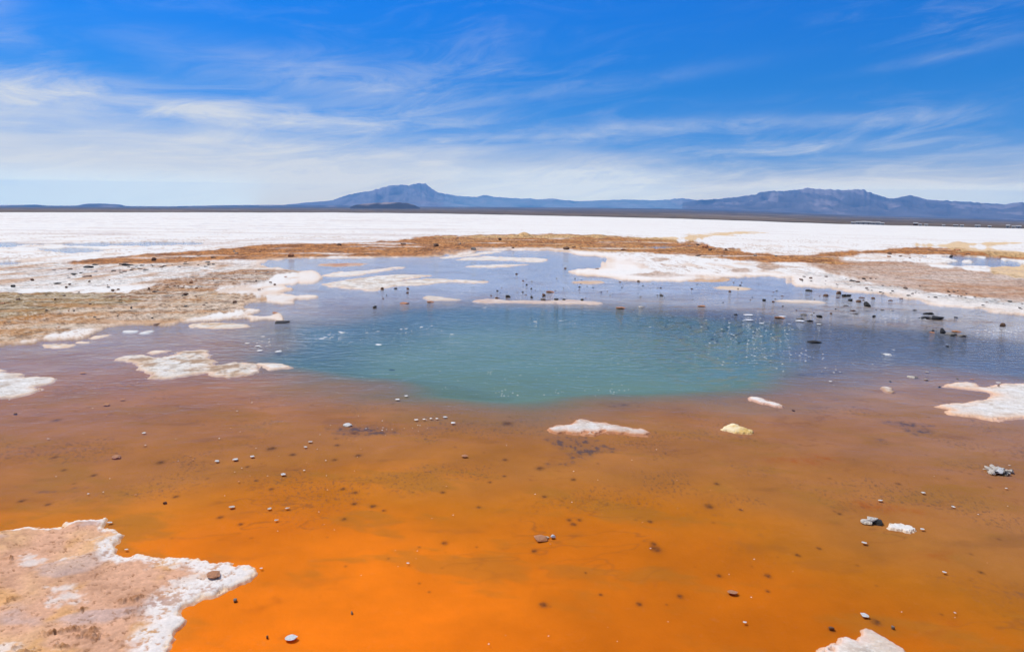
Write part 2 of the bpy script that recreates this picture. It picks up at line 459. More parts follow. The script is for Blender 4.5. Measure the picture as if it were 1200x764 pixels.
def build_ground():
    th = thetas(1250, 110)
    dips = np.concatenate([np.arange(545, 100, -0.8), np.arange(100, 22.7, -0.42)])
    near = np.concatenate([[0.02, 0.5, 1.0, 1.5, 2.0, 2.3], EYE * F / dips])
    s = np.linspace(0, 1, 90)[1:]
    rr_ = np.concatenate([near, 60 * np.ones(89)])
    ex = np.concatenate([np.zeros(len(near)), s])
    thw = wrap_th(th)
    D, eE, eT = edge_at(thw)
    rad = rr_[:, None] * (D[None, :] / 60.0) ** ex[:, None]
    TH = np.broadcast_to(th[None, :], rad.shape)
    x, y, r = (rad * np.sin(TH)).ravel(), (rad * np.cos(TH)).ravel(), rad.ravel()
    zE = EYE + D * eE
    base = (zE[None, :] * np.clip((rad - 62) / (D[None, :] - 62), 0, 1)).ravel()

    k = r < 95
    rj = np.minimum(r, 60)
    jag = fbm(x / (0.02 + 0.045 * rj), y / (0.05 + 0.09 * rj), 3, 4, 0.6) * (0.008 * rj + 0.0009 * rj * rj)
    jag = jag + fbm(x / (0.01 + 0.012 * rj), y / (0.02 + 0.03 * rj), 4, 3, 0.6) * (0.004 * rj + 0.0003 * rj * rj)
    fine_n = fbm(x * 3, y * 3, 21, 3)
    sW = np.full(r.shape, -50.0); sW[k] = sdf(x[k], y[k], wpoly(SHORE))
    sW = np.where(k, sW + jag * 1.3, -50.0)
    lat = fbm(x * 0.35, y * 0.12, 8, 4)            # long streaks
    lat2 = fbm(x * 1.1, y * 0.3, 9, 4)
    streak = fbm(x * 0.10, y * 0.35, 12, 4)
    # land colour
    N = len(r)
    c = np.tile(np.array([0.755, 0.722, 0.675]), (N, 1))
    sp = np.full(N, 0.02)
    rust_h = np.zeros(N)

    def zone(poly, soft, seed=1, warp=1.0, kk=2):
        p = wpoly(poly, kk)
        return sstep(sdf_box(x, y, p, 12) + jag * warp * 2.0, -soft * r, soft * r)

    far = sstep(r, 18, 45)
    dirt = sstep(lat2 + 0.5 * streak, 0.04, 0.42) * sstep(r, 60, 25)
    c = mixc(c, (0.62, 0.42, 0.28), dirt * 0.65)
    band = sstep(fbm(x * 0.05, y * 0.22, 31, 4) + 0.2 * lat2, 0.10, 0.36) * sstep(r, 420, 120)
    c = mixc(c, (0.60, 0.51, 0.46), band * (0.30 + 0.35 * sstep(x, 5, -10)))
    f = zone(SPECK_L, 0.01)
    pat = sstep(lat2 + 0.3 * fine_n, -0.05, 0.35)
    c = mixc(c, (0.56, 0.36, 0.24), f * pat * 0.85); sp = np.maximum(sp, f * 0.45)
    lav = sstep(fbm(x * 0.3, y * 0.5, 44, 3), 0.15, 0.4) * sstep(x, -4, -9) * sstep(y, 12, 16)
    c = mixc(c, (0.52, 0.50, 0.52), lav * 0.35)
    f = zone(TAN, 0.006)
    c = mixc(c, (0.50, 0.295, 0.145), f * (0.80 + 0.22 * np.clip(lat2 * 2, -1, 1))); sp = np.maximum(sp, f * 0.75)
    f2 = zone(OLIVE, 0.006)
    c = mixc(c, (0.33, 0.235, 0.115), f2 * 0.9); sp = np.maximum(sp, f2 * 0.6)
    seam = np.exp(-(sdf_box(x, y, wpoly(OLIVE, 2), 3) + 0.05 + jag) ** 2 / 0.14) * sstep(y, 11.5, 10.2) * sstep(x, 0, -3)
    c = mixc(c, (0.46, 0.20, 0.05), seam * 0.9)
    f = zone(BROWN_L, 0.008)
    c = mixc(c, (0.33, 0.165, 0.085), f * (0.65 + 0.35 * np.clip(lat2 * 2, -1, 1))); sp = np.maximum(sp, f * 0.9)
    f = zone(PINK_R, 0.012)
    c = mixc(c, (0.45, 0.245, 0.145), f * (0.78 + 0.22 * np.clip(streak * 2 + lat2, -1, 1))); sp = np.maximum(sp, f * 0.45)
    f = zone(RIM_R, 0.010)
    c = mixc(c, (0.58, 0.56, 0.535), f * 0.8); sp = np.maximum(sp, f * 0.55)
    for p_ in PATCHES:
        f = zone(p_, 0.008, warp=0.8)
        c = mixc(c, (0.46, 0.28, 0.18), f * 0.75); sp = np.maximum(sp, f * 0.4)
    f = zone(RUST, 0.016, warp=0.55)
    br = fbm(x * 0.22, y * 0.40, 51, 5, 0.6)
    fr_ = f * sstep(br + 0.7 * (f - 0.5) + 0.3 * fbm(x * 0.12, y * 0.6, 54, 4), -0.28, 0.22)
    rc = mixc(np.tile(np.array([0.52, 0.210, 0.058]), (N, 1)), (0.25, 0.090, 0.028), sstep(fbm(x * 0.9, y * 0.8, 52, 5, 0.7), -0.10, 0.25))
    rc = mixc(rc, (0.66, 0.40, 0.16), sstep(fbm(x * 0.15, y * 0.45, 53, 4), 0.0, 0.3) * 0.65 * sstep(x, -8, 3))
    c = c * (1 - fr_[:, None]) + rc * fr_[:, None]
    sp = np.maximum(sp, fr_ * 0.55)
    rust_h = fr_
    for p_ in OCHRE:
        f = zone(p_, 0.006, warp=0.6)
        c = mixc(c, (0.66, 0.43, 0.19), f * 0.8)
    # clods, pores and flakes too small to model one by one
    g1 = fbm(x * 5, y * 2.2, 55, 5, 0.68)
    g2 = fbm(x * 11, y * 4.5, 57, 4, 0.65)
    g3 = fbm(x * 7, y * 0.9, 63, 4, 0.7) * sstep(r, 16, 24) + fbm(x * 16, y * 6, 64, 4, 0.7) * sstep(r, 24, 16)
    c = c * (1 - np.clip(sp + 0.3 * rust_h, 0, 1) * 0.8 * sstep(g3, 0.0, 0.4))[:, None]
    c = mixc(c, (0.58, 0.30, 0.11), rust_h * sstep(g3, -0.1, -0.45) * 0.7)
    dsw = sstep(g3 + 0.7 * fbm(x * 0.5, y * 0.12, 65, 3), 0.24, 0.45) * sstep(r, 90, 30)
    c = mixc(c, (0.48, 0.34, 0.25), dsw * (1 - np.clip(sp * 1.5, 0, 1)) * 0.75)
    c = c * (1 - np.clip(sp, 0, 1) * 0.7 * sstep(g1, 0.02, 0.26) )[:, None]
    c = mixc(c, (0.14, 0.075, 0.04), sp * sstep(g2, 0.15, 0.28) * 0.85)
    c = mixc(c, (0.72, 0.62, 0.50), np.clip(sp * 0.9, 0, 1) * (1 - 0.8 * rust_h) * sstep(g2 + 0.5 * g1, -0.12, -0.30) * 0.75)
    dsp = sstep(fbm(x * 4.2, y * 1.3, 58, 4, 0.65), 0.20, 0.34) * sstep(r, 70, 22) * sstep(fbm(x * 0.25, y * 0.12, 59, 3), -0.15, 0.25)
    c = mixc(c, (0.36, 0.20, 0.11), dsp * (1 - sp) * 0.85)
    # bands laid down as the water drew back
    bands = fbm(x * 0.45 + 0.25 * y, y * 2.4 - 0.35 * x, 67, 4, 0.6)
    c = mixc(c, (0.44, 0.20, 0.06), sp * sstep(bands, 0.05, 0.26) * 0.7 * (1 - rust_h))
    c = mixc(c, (0.66, 0.56, 0.44), sp * sstep(bands, -0.10, -0.32) * 0.55 * (1 - rust_h))
    # pale orange film along the waterline, white rime behind it
    land = -sW
    rim = np.exp(-np.clip(land, 0, None) / (0.012 * r)) * sstep(r, 70, 30)
    c = mixc(c, (0.80, 0.74, 0.68), np.exp(-((land - 0.03 * r) / (0.025 * r)) ** 2) * 0.75 * sstep(x, -4, 1) * (r < 40))
    c = mixc(c, (0.68, 0.46, 0.30), rim * 0.75)
    # heights of the land
    dry = np.clip(land / (0.5 + 0.05 * r), 0, 1)
    hz = 0.006 + 0.022 * np.sqrt(dry) + 0.018 * np.clip(lat2, -0.5, 0.7) * dry + dry * sp * (0.035 * np.clip(fine_n, 0, 1) + 0.035 * np.clip(fbm(x * 7, y * 5, 23, 3, 0.6), 0, 1))
    rough_n = fbm(x * 1.3, y * 1.3, 61, 4, 0.6)
    hz = hz + 0.32 * rust_h * (0.015 + 0.06 * np.clip(rough_n + 0.1, 0, 1) + 0.04 * np.clip(br, 0, 1) + 0.07 * np.abs(fbm(x * 3.5, y * 1.6, 62, 3, 0.6)) + 0.07 * np.clip(fbm(x * 7, y * 0.9, 66, 3, 0.7), 0, 1))
    mound = wpoly([(606, 278), (612, 275.5), (622, 277), (616, 279.5)], 1).mean(0)
    hz = hz + 0.28 * np.exp(-(((x - mound[0]) / 0.5) ** 2 + ((y - mound[1]) / 0.9) ** 2))
    hz = hz * sstep(r, 400, 60) + 0.01
    # bed of the shallow water
    ang = fbm(x * 0.6 + y * 0.25, y * 0.9 - x * 0.2, 71, 4)
    rb = r * (1 + 0.16 * ang) + 0.18 * x
    stops = np.array([1.5, 2.6, 3.2, 3.9, 4.5, 5.4, 6.2, 7.6, 11.0, 16.0, 90.0])
    cols = np.array([[0.74, 0.190, 0.006], [0.71, 0.186, 0.006], [0.64, 0.180, 0.007], [0.49, 0.168, 0.012], [0.370, 0.150, 0.032], [0.340, 0.148, 0.046],
                     [0.345, 0.160, 0.068], [0.34, 0.185, 0.105], [0.30, 0.25, 0.24], [0.43, 0.43, 0.47], [0.50, 0.50, 0.56]])
    bc = np.stack([np.interp(rb, stops, cols[:, i]) for i in range(3)], 1)
    rightish = sstep(x / np.maximum(r, 0.1) + 0.22 * fbm(x * 0.8, y * 0.8, 78, 3), -0.22, 0.25) * sstep(r, 6, 3)
    bc = bc * (1 - 0.30 * rightish[:, None] * sstep(r, 4.5, 2.5)[:, None])
    mott = fbm(x * 2.2, y * 2.0, 72, 5, 0.55)
    cloudy = fbm(x * 1.1 + 0.5 * y, y * 1.7 - 0.6 * x, 79, 4, 0.6)
    bc = bc * (1 + 0.12 * mott + 0.12 * ang + 0.20 * cloudy)[:, None]
    bc = mixc(bc, (0.30, 0.145, 0.025), sstep(fbm(x * 0.9 - 0.3 * y, y * 2.1 + 0.5 * x, 80, 5, 0.65), 0.06, 0.3) * 0.42 * sstep(r, 2.2, 3.4))
    bc = mixc(bc, (0.20, 0.085, 0.03), sstep(fbm(x * 1.5 + y, y * 3.5 - x, 73, 4), 0.28, 0.6) * 0.35 * sstep(r, 2.5, 4))
    grit = sstep(fbm(x * 42, y * 24, 74, 4, 0.75), 0.12, 0.24) * sstep(fbm(x * 1.3, y * 1.6, 75, 3), -0.05, 0.35) * sstep(r, 3, 4.5) * sstep(r, 11, 7)
    bc = mixc(bc, (0.09, 0.06, 0.055), grit * 0.5)
    lines = sstep(np.abs(fbm(x * 0.9 + y * 0.8, y * 2.6 - x * 0.9, 76, 4, 0.6)), 0.035, 0.0) * sstep(fbm(x * 1.1, y * 1.1, 77, 3), 0.05, 0.3)
    bc = mixc(bc, (0.22, 0.08, 0.025), lines * 0.45 * sstep(r, 2.6, 3.6) * sstep(r, 9, 6))
    fb = sstep(sdf_box(x, y, wpoly(BLUE_RIM), 4) + 0.5 * ang, -0.8, 0.7)
    bc = mixc(bc, (0.150, 0.148, 0.122), fb * 0.85)
    bc = mixc(bc, (0.125, 0.145, 0.205), fb * 0.85 * sstep(x, 1.8, 3.6))
    bz = -0.004 - 0.007 * np.clip(sW / 1.2, 0, 1) + 0.002 * mott
    bsp = np.full(N, 0.06)
    for p_ in DARK_BED:
        f = sstep(sdf_box(x, y, wpoly(p_), 0.6) + 0.12 * fbm(x * 7, y * 7, 81, 4, 0.65), -0.02, 0.12)
        f = f * (0.25 + 0.75 * sstep(fbm(x * 15, y * 11, 83, 4, 0.65), -0.02, 0.25))
        bc = mixc(bc, (0.075, 0.06, 0.075), f * 0.8)
    for p_ in RED_BED:
        f = sstep(sdf_box(x, y, wpoly(p_), 0.4) + 0.10 * fbm(x * 8, y * 8, 82, 4, 0.65), -0.02, 0.10)
        f = f * (0.3 + 0.7 * sstep(fbm(x * 12, y * 12, 84, 4, 0.65), -0.1, 0.25))
        bc = mixc(bc, (0.34, 0.085, 0.012), f * 0.6)
    rs = np.random.RandomState(4)
    spots = list(DARK_SPOTS) + [(rs.uniform(0, 1200), 470 + 260 * rs.rand() ** 1.6, rs.uniform(1.2, 3.2)) for _ in range(110)]
    for (px, py, wd) in spots:
        q = gp(px, py)
        dq = math.hypot(*q)
        sr = wd * 0.5 / F * dq * 1.15
        kk = np.where((np.abs(x - q[0]) < sr * 4) & (np.abs(y - q[1]) < sr * 5))[0]
        if len(kk) == 0:
            continue
        dd2 = ((x[kk] - q[0]) / sr) ** 2 + ((y[kk] - q[1]) / (sr * 1.25)) ** 2 + 0.9 * fbm((x[kk]) / sr, (y[kk]) / sr, int(px), 2)
        g = np.exp(-np.clip(dd2, 0, None) * 0.8)
        bc[kk] = mixc(bc[kk], (0.07, 0.03, 0.02), g * (0.8 if wd > 3.2 else 0.5))
    # the spring's deep milky turquoise pool
    sP = sdf_box(x, y, wpoly(POOL), 6) + 0.10 * fbm(x * 1.2, y * 1.2, 91, 4)
    fp = sstep(sP, np.where(y < 8, -0.28, -0.10), 0.42)
    deep = sstep(sP, 0.2, 1.6)
    tc = mixc(np.tile(np.array([0.085, 0.165, 0.200]), (N, 1)), (0.134, 0.228, 0.208), deep)
    tc = mixc(tc, (0.130, 0.205, 0.165), sstep(y, 8.6, 6.6) * 0.9)
    tc = tc * (1 + 0.10 * fbm(x * 0.7, y * 0.7, 92, 3))[:, None]
    rght = sstep(x, 1.2, 3.0)
    wav = sstep(fbm(x * 6 + 0.4 * y, y * 3.4, 93, 3), -0.1, 0.4)
    tc = mixc(tc, (0.20, 0.20, 0.11), rght * wav * 0.55)  # light and dark of surface ripples painted into the bed colour
    bc = bc * (1 - fp[:, None]) + tc * fp[:, None]
    bz = bz - 0.30 * sstep(sP, -0.1, 1.4)
    bsp = bsp * (1 - fp)
    # put land and bed together
    sm = sstep(sW, -0.004 * r, 0.004 * r)
    z = np.where(sW > 0, bz, hz)
    cc = c * (1 - sm[:, None]) + bc * sm[:, None]
    sp = sp * (1 - sm) + bsp * sm
    for p_ in PONDS:
        f = sstep(sdf_box(x, y, wpoly(p_), 5) + jag * 1.5 + 0.4 * lat2, -0.1, 0.4)
        z = np.where(f > 0.5, np.minimum(z, -0.02), z)
        cc = mixc(cc, (0.34, 0.29, 0.27), f * 0.8)
    z = z + base
    o = mesh_obj('ground', np.stack([x, y, z], 1), grid_faces(len(rr_), len(th), True), M_GROUND)
    set_col(o, cc, sp)
    return tag(o, kind='structure')


def build_plain():
    th = thetas(700, 90)
    thw = wrap_th(th)
    D, eE, eT = edge_at(thw)
    s = np.concatenate([[-0.02], np.linspace(0, 1, 110)])
    D0 = D * 0.998
    rad = D0[None, :] * (15000 / D0[None, :]) ** s[:, None]
    n = fbm(thw[None, :] * 30 + 0 * s[:, None], s[:, None] * 16 + 0 * thw[None, :], 15, 4)
    e = eE[None, :] + (eT - eE)[None, :] * np.clip(s, -0.05, 1)[:, None] ** 1.0
    z = EYE + rad * e
    TH = np.broadcast_to(th[None, :], rad.shape)
    z = z + np.clip(n, 0, 1) * rad * 0.0006 * np.clip(s, 0, 0.2)[:, None] * 5
    z[0] -= 3.0
    S = np.broadcast_to(s[:, None], rad.shape).ravel()
    tw = np.broadcast_to(thw[None, :], rad.shape).ravel()
    b = fbm(tw * 5, S * 14, 16, 4)
    b2 = fbm(tw * 60, S * 30, 18, 3)
    c = np.tile(np.array([0.135, 0.098, 0.072]), (len(S), 1))
    c = mixc(c, (0.24, 0.19, 0.155), sstep(b, 0.0, 0.45))
    c = mixc(c, (0.06, 0.058, 0.052), sstep(b2 - 0.6 * b, 0.1, 0.5) * 0.7)
    c = mixc(c, (0.42, 0.36, 0.30), sstep(fbm(tw * 7 + 3, S * 22, 19, 3), 0.38, 0.5) * 0.6 * sstep(S, 0.15, 0.5))
    c = mixc(c, (0.07, 0.06, 0.05), sstep(S, 0.16, 0.03) * 0.75)
    o = mesh_obj('plain', np.stack([(rad * np.sin(TH)).ravel(), (rad * np.cos(TH)).ravel(), z.ravel()], 1),
                 grid_faces(len(s), len(th), True), M_LAND)
    set_col(o, c, np.zeros(len(S)))
    return tag(o, kind='structure')


def build_range(name, sky_px, R0, depth, base_py, col, seed, rugged=0.35, lam=900.0):
    """A range as a height field: the crest follows the skyline, spurs and gullies fall away on both sides."""
    pts = [(pdir(px, py), pdir(px, base_py(px))[1]) for px, py in sky_px]
    pth = np.array([p[0][0] for p in pts]); pe = np.array([p[0][1] for p in pts]); pb = np.array([p[1] for p in pts])
    n = max(40, int((pth[-1] - pth[0]) * F * 0.9))
    th = np.linspace(pth[0], pth[-1], n)
    e = np.interp(th, pth, pe); eb = np.interp(th, pth, pb)
    s = np.concatenate([-np.linspace(1, 0, 46) ** 1.3, np.linspace(0, 1, 26)[1:]])
    rad = (R0 + depth * s)[:, None] * np.ones(n)[None, :]
    X, Y = rad * np.sin(th)[None, :], rad * np.cos(th)[None, :]
    zb = EYE + rad * np.minimum(eb[None, :], e[None, :]) - 25
    H = EYE + (R0 * e)[None, :] - (EYE + R0 * eb[None, :] - 25)
    H = np.maximum(H, 0)
    H = H * (1 + 0.085 * fbm(th * 130, th * 0, seed + 9, 4, 0.65)[None, :])
    wq = fbm(X / (lam * 2), Y / (lam * 2), seed + 3, 3) * lam * 0.5
    rg = 1 - np.abs(fbm((X + wq) / lam, Y / (lam * 2.2), seed, 5, 0.55)) * 1.7
    a = np.abs(s)[:, None]
    prof = (1 - a) ** 1.25
    z = zb + H * prof * (1 - rugged * np.clip(1 - rg, 0, 1.4) * sstep(a, 0.0, 0.25)) + np.clip(rg - 0.4, 0, 1) * H * 0.16 * (1 - a) * sstep(a, 0.10, 0.45)
    verts = np.stack([X.ravel(), Y.ravel(), z.ravel()], 1)
    o = mesh_obj(name, verts, grid_faces(len(s), n), M_LAND)
    hh = ((z - zb) / np.maximum(H.max(), 1)).ravel()
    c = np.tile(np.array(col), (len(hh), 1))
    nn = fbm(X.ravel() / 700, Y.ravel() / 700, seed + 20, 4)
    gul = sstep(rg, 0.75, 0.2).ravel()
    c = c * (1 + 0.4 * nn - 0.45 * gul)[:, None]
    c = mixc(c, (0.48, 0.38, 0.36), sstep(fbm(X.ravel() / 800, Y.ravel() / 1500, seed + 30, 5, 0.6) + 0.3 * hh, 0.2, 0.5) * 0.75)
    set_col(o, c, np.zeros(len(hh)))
    return tag(o, kind='structure'), (X, Y, z)


ground = build_ground()
plain = build_plain()

LOW = [(-700, 240), (-300, 239), (-100, 240.5), (0, 240.7), (43, 240), (57, 241.3), (90, 241.2), (100, 239), (118, 238.8), (140, 239.7), (147, 241.7), (200, 242), (260, 240.7), (333, 240.3), (420, 241), (520, 243)]
WEST = [(300, 242), (330, 240.5), (355, 238), (390, 235), (400, 231), (412, 227.5), (424, 225.5), (435, 224), (446, 220.5), (455, 218), (463, 217), (470, 216.5), (480, 217.6), (486, 215.6), (490, 215), (499, 215.6), (503, 219), (507, 222),
        (514, 226), (520, 227), (535, 229.5), (548, 230.6), (560, 231), (567, 228.2), (574, 230), (580, 231), (597, 232), (612, 233), (620, 232.6), (630, 234), (647, 232.7), (660, 234.5), (677, 236),
        (733, 234), (767, 235), (785, 234), (800, 232.3), (817, 235), (850, 238), (890, 243)]
EAST = [(800, 238), (817, 235), (840, 233.5), (867, 230.7), (885, 228), (893, 225), (903, 224), (915, 224.4), (933, 222.7), (941, 221.5), (947, 220), (956, 222), (964, 221.4), (973, 223), (985, 222.4), (1000, 222.6), (1007, 221.7), (1012, 223), (1017, 225),
        (1030, 229), (1043, 232.7), (1052, 232), (1065, 229), (1074, 230.6), (1087, 234), (1100, 235), (1117, 236), (1130, 236.3), (1147, 238), (1165, 238.6), (1177, 240), (1190, 237.6), (1200, 237), (1250, 239), (1330, 236), (1500, 239), (1900, 241)]
DARKHILL = [(410, 243), (416, 240.6), (425, 239), (440, 237.9), (455, 237.3), (468, 237.2), (476, 238), (484, 240), (492, 243.4)]
tb = lambda px: float(np.interp(px, [a for a, _ in TOPS], [b for _, b in TOPS])) + 0.8
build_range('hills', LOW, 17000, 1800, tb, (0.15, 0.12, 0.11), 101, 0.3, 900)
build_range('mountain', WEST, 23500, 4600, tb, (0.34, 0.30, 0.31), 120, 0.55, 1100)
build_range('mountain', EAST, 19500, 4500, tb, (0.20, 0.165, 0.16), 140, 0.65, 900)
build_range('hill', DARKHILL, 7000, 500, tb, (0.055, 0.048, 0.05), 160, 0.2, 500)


# ------------------------------------------------------------------ water
def build_water():
    xs, ys = np.linspace(-46, 46, 277), np.concatenate([np.linspace(-10, 2, 13), np.linspace(2.2, 20, 150), np.linspace(20.3, 40, 60)])
    X, Y = np.meshgrid(xs, ys)
    x, y = X.ravel(), Y.ravel()
    o = mesh_obj('water', np.stack([x, y, 0 * x], 1), grid_faces(len(ys), len(xs))[:, ::-1], water_mat())
    # a breeze roughens the right and far side of the pool
    f = sstep(y, 7.2, 9.5) * (0.15 + 0.85 * sstep(x, -0.5, 3.0)) * sstep(y, 16, 11.5) + 0.10 * sstep(y, 4, 8)
    f = f * (0.7 + 0.5 * fbm(x * 0.6, y * 0.6, 5, 3)) + 0.03
    at = o.data.attributes.new('ripple', 'FLOAT', 'POINT')
    at.data.foreach_set('value', np.clip(f, 0, 1.3).astype(np.float32))
    if o.data.polygons[0].normal.z < 0:
        o.data.flip_normals()
    return tag(o, kind='structure')


build_water()


# ------------------------------------------------------------------ islands and bars of salt crust
def island(poly, name, label, cat, group, style, top=0.03, jag=1.0, dens=1.0, k=3, edge=0.05):
    pp = smooth_poly(poly, k)
    P = np.array([gp(a, b) for a, b in pp])
    th = np.arctan2(P[:, 0], P[:, 1]); rr_ = np.hypot(P[:, 0], P[:, 1])
    r0, r1 = rr_.min() * 0.985 - 0.03, rr_.max() * 1.015 + 0.03
    t0, t1 = th.min() - 0.02, th.max() + 0.02
    nt = int(np.clip((t1 - t0) * F * 1.05 * dens, 24, 620))
    ths = np.linspace(t0, t1, nt)
    nd = int(np.clip((EYE * F / max(r0, 0.3) - EYE * F / r1) * 1.6 * dens, 22, 460))
    rs_ = EYE * F / np.linspace(EYE * F / max(r0, 0.3), EYE * F / r1, nd)
    RR, TT = np.meshgrid(rs_, ths, indexing='ij')
    x, y, r = (RR * np.sin(TT)).ravel(), (RR * np.cos(TT)).ravel(), RR.ravel()
    rm = float(rr_.mean())
    amp = jag * 1.9 * (0.006 * rm + 0.0007 * rm * rm)
    s = sdf(x, y, P) + amp * fbm(x / (amp * 6), y / (amp * 7), len(label), 5, 0.62) + 0.5 * amp * fbm(x / (amp * 1.3), y / (amp * 1.6), len(label) + 7, 3, 0.6)
    hol = fbm(x / (amp * 2.2), y / (amp * 2.6), len(label) + 11, 4, 0.6)           # wet holes near the margin
    s = np.where((s > 0) & (s < amp * 5), s - amp * 1.6 * np.clip(hol - 0.12, 0, 1), s)
    s1 = np.clip(s / (edge + 0.010 * rm), -1, 1)
    n1 = fbm(x * 4 / (1 + 0.05 * rm), y * 4 / (1 + 0.05 * rm), 33, 5, 0.6)
    n2 = fbm(x * 16 / (1 + 0.08 * rm), y * 16 / (1 + 0.08 * rm), 35, 4, 0.6)
    n3 = fbm(x * 40, y * 40, 37, 3, 0.6)
    ins = np.clip(s1, 0, 1)
    top = top * 0.26
    z = np.where(s > 0, 0.002 + top * (0.55 * ins ** 0.5 + ins * (0.45 * n1 + 0.22 * n2) + 0.12 * ins), s1 * 0.06)
    c, sp, dz = style(x, y, s, rm, n1, n2, n3)
    z = z + np.where(s > 0, dz * ins * 0.8, 0)
    z = np.where(s > 0, np.maximum(z, 0.003), z)
    c = mixc(c, np.array([0.50, 0.24, 0.09]), sstep(s, 0.0, -0.01 * rm) * 0.7)
    F_ = grid_faces(nd, nt)
    ok = (s > -(0.03 + 0.02 * rm))
    keep = ok[F_].any(1)
    F_ = F_[keep]
    used, inv = np.unique(F_, return_inverse=True)
    ctr = P.mean(0)
    V = np.stack([x[used] - ctr[0], y[used] - ctr[1], z[used]], 1)
    o = mesh_obj(name, V, inv.reshape(-1, 4), M_CRUST)
    o.location = (ctr[0], ctr[1], 0)
    set_col(o, c[used], sp[used])
    return tag(o, label, cat, group)


def base_c(x, col):
    return np.tile(np.array(col, float), (len(x), 1))


def st_bank(x, y, s, r, n1, n2, n3):
    big = fbm(x * 1.6, y * 1.6, 201, 4)
    c = base_c(x, (0.62, 0.345, 0.215))
    c = mixc(c, (0.68, 0.40, 0.20), sstep(big, -0.1, 0.3) * 0.8)
    c = mixc(c, (0.64, 0.33, 0.10), sstep(fbm(x * 3.1, y * 3.1, 202, 4), 0.10, 0.35) * 0.6)
    c = mixc(c, (0.44, 0.23, 0.135), sstep(fbm(x * 2.3, y * 2.3, 203, 5, 0.6), 0.02, 0.30) * 0.65)
    c = mixc(c, (0.48, 0.36, 0.33), sstep(fbm(x * 1.4 + 0.8 * y, y * 2.6 - x, 205, 4), 0.14, 0.32) * 0.6)
    c = c * (1 + 0.14 * n3 + 0.16 * n2)[:, None]
    crk = sstep(np.abs(fbm(x * 2.6 + y, y * 4.5 - 1.5 * x, 206, 4, 0.6)), 0.03, 0.0) * sstep(n1, -0.1, 0.2)
    c = mixc(c, (0.26, 0.11, 0.045), crk * 0.75)
    wpat = sstep(fbm(x * 3.0, y * 3.4, 207, 5, 0.65), 0.20, 0.38)
    c = mixc(c, (0.74, 0.68, 0.62), wpat * 0.65)
    rim_w = 0.038 + 0.10 * fbm(x * 2.2, y * 2.2, 209, 3) + 0.14 * sstep(x, -2.2, -1.1)
    rim = sstep(s, rim_w * 1.25, rim_w * 0.55) * sstep(n2 + 0.8 * n1 + 1.2 * n3, -0.55, 0.05)
    c = mixc(c, (0.75, 0.70, 0.65), np.clip(rim, 0, 1) * 0.88)
    c = c * (1 + 0.12 * n3)[:, None]
    c = mixc(c, (0.80, 0.62, 0.46), sstep(s, 0.025, 0.0) * 0.8)
    n5 = fbm(x * 75, y * 75, 215, 3, 0.7)
    pit = sstep(fbm(x * 24, y * 30, 216, 4, 0.7), 0.27, 0.36) * sstep(s, 0.04, 0.12)
    c = c * (1 + 0.16 * n5)[:, None]
    c = mixc(c, (0.25, 0.115, 0.055), pit * 0.7)
    crumb = sstep(fbm(x * 5 + y * 2, y * 9 - x * 2, 211, 5, 0.68), 0.17, 0.30) * sstep(s, 0.10, 0.22) * sstep(fbm(x * 1.8, y * 1.8, 213, 3), -0.15, 0.25)
    c = mixc(c, (0.30, 0.125, 0.045), crumb * (0.6 + 0.4 * np.clip(n3 * 2, -1, 1)))
    dz = 0.024 * crumb * (0.35 + 1.3 * np.abs(n3)) + 0.0012 * n5 - 0.004 * pit + 0.003 * n3 + 0.012 * sstep(big, 0, 0.5)
    return c, np.clip(0.12 + 0.2 * n1, 0, 1) * (1 - 0.6 * np.clip(rim, 0, 1)), dz


def st_white(warm=0.3, grey=0.0, brown=0.0, rimc=(0.74, 0.52, 0.36), rimw=0.004):
    def f(x, y, s, r, n1, n2, n3):
        n4 = fbm(x * 9 / (1 + 0.05 * r), y * 16 / (1 + 0.05 * r), 39, 5, 0.7)
        c = base_c(x, (0.68, 0.645 - 0.03 * warm, 0.595 - 0.07 * warm)) * (1 + 0.2 * n2 + 0.2 * n3)[:, None]
        c = mixc(c, (0.40, 0.30, 0.22), sstep(n4, 0.10, 0.30) * 0.6)
        c = mixc(c, (0.78, 0.76, 0.74), sstep(n4, -0.12, -0.3) * 0.8)
        c = mixc(c, (0.60, 0.43, 0.28), sstep(n1 + 0.6 * n2, -0.05, 0.35) * min(1, warm * 1.3))
        if grey:
            c = mixc(c, (0.50, 0.49, 0.48), sstep(n2 + 0.6 * n1, -0.1, 0.5) * grey)
        if brown:
            c = mixc(c, (0.30, 0.17, 0.085), sstep(n1 - 0.5 * n2, 0.0, 0.30) * brown)
        c = mixc(c, rimc, np.exp(-np.clip(s, 0, None) / (rimw * r + 0.003)) * 0.8)
        return c, np.full(len(x), 0.15 + 0.5 * max(brown, grey * 0.6)), 0.004 * n3
    return f


def st_flat(col, amt=0.5):
    def f(x, y, s, r, n1, n2, n3):
        c = base_c(x, (0.77, 0.73, 0.69))
        c = mixc(c, col, np.clip(amt + 0.5 * n1 + 0.3 * n2, 0, 1))
        c = mixc(c, (0.70, 0.50, 0.34), np.exp(-np.clip(s, 0, None) / (0.004 * r)) * 0.6)
        return c, np.full(len(x), 0.4), 0.003 * n3
    return f


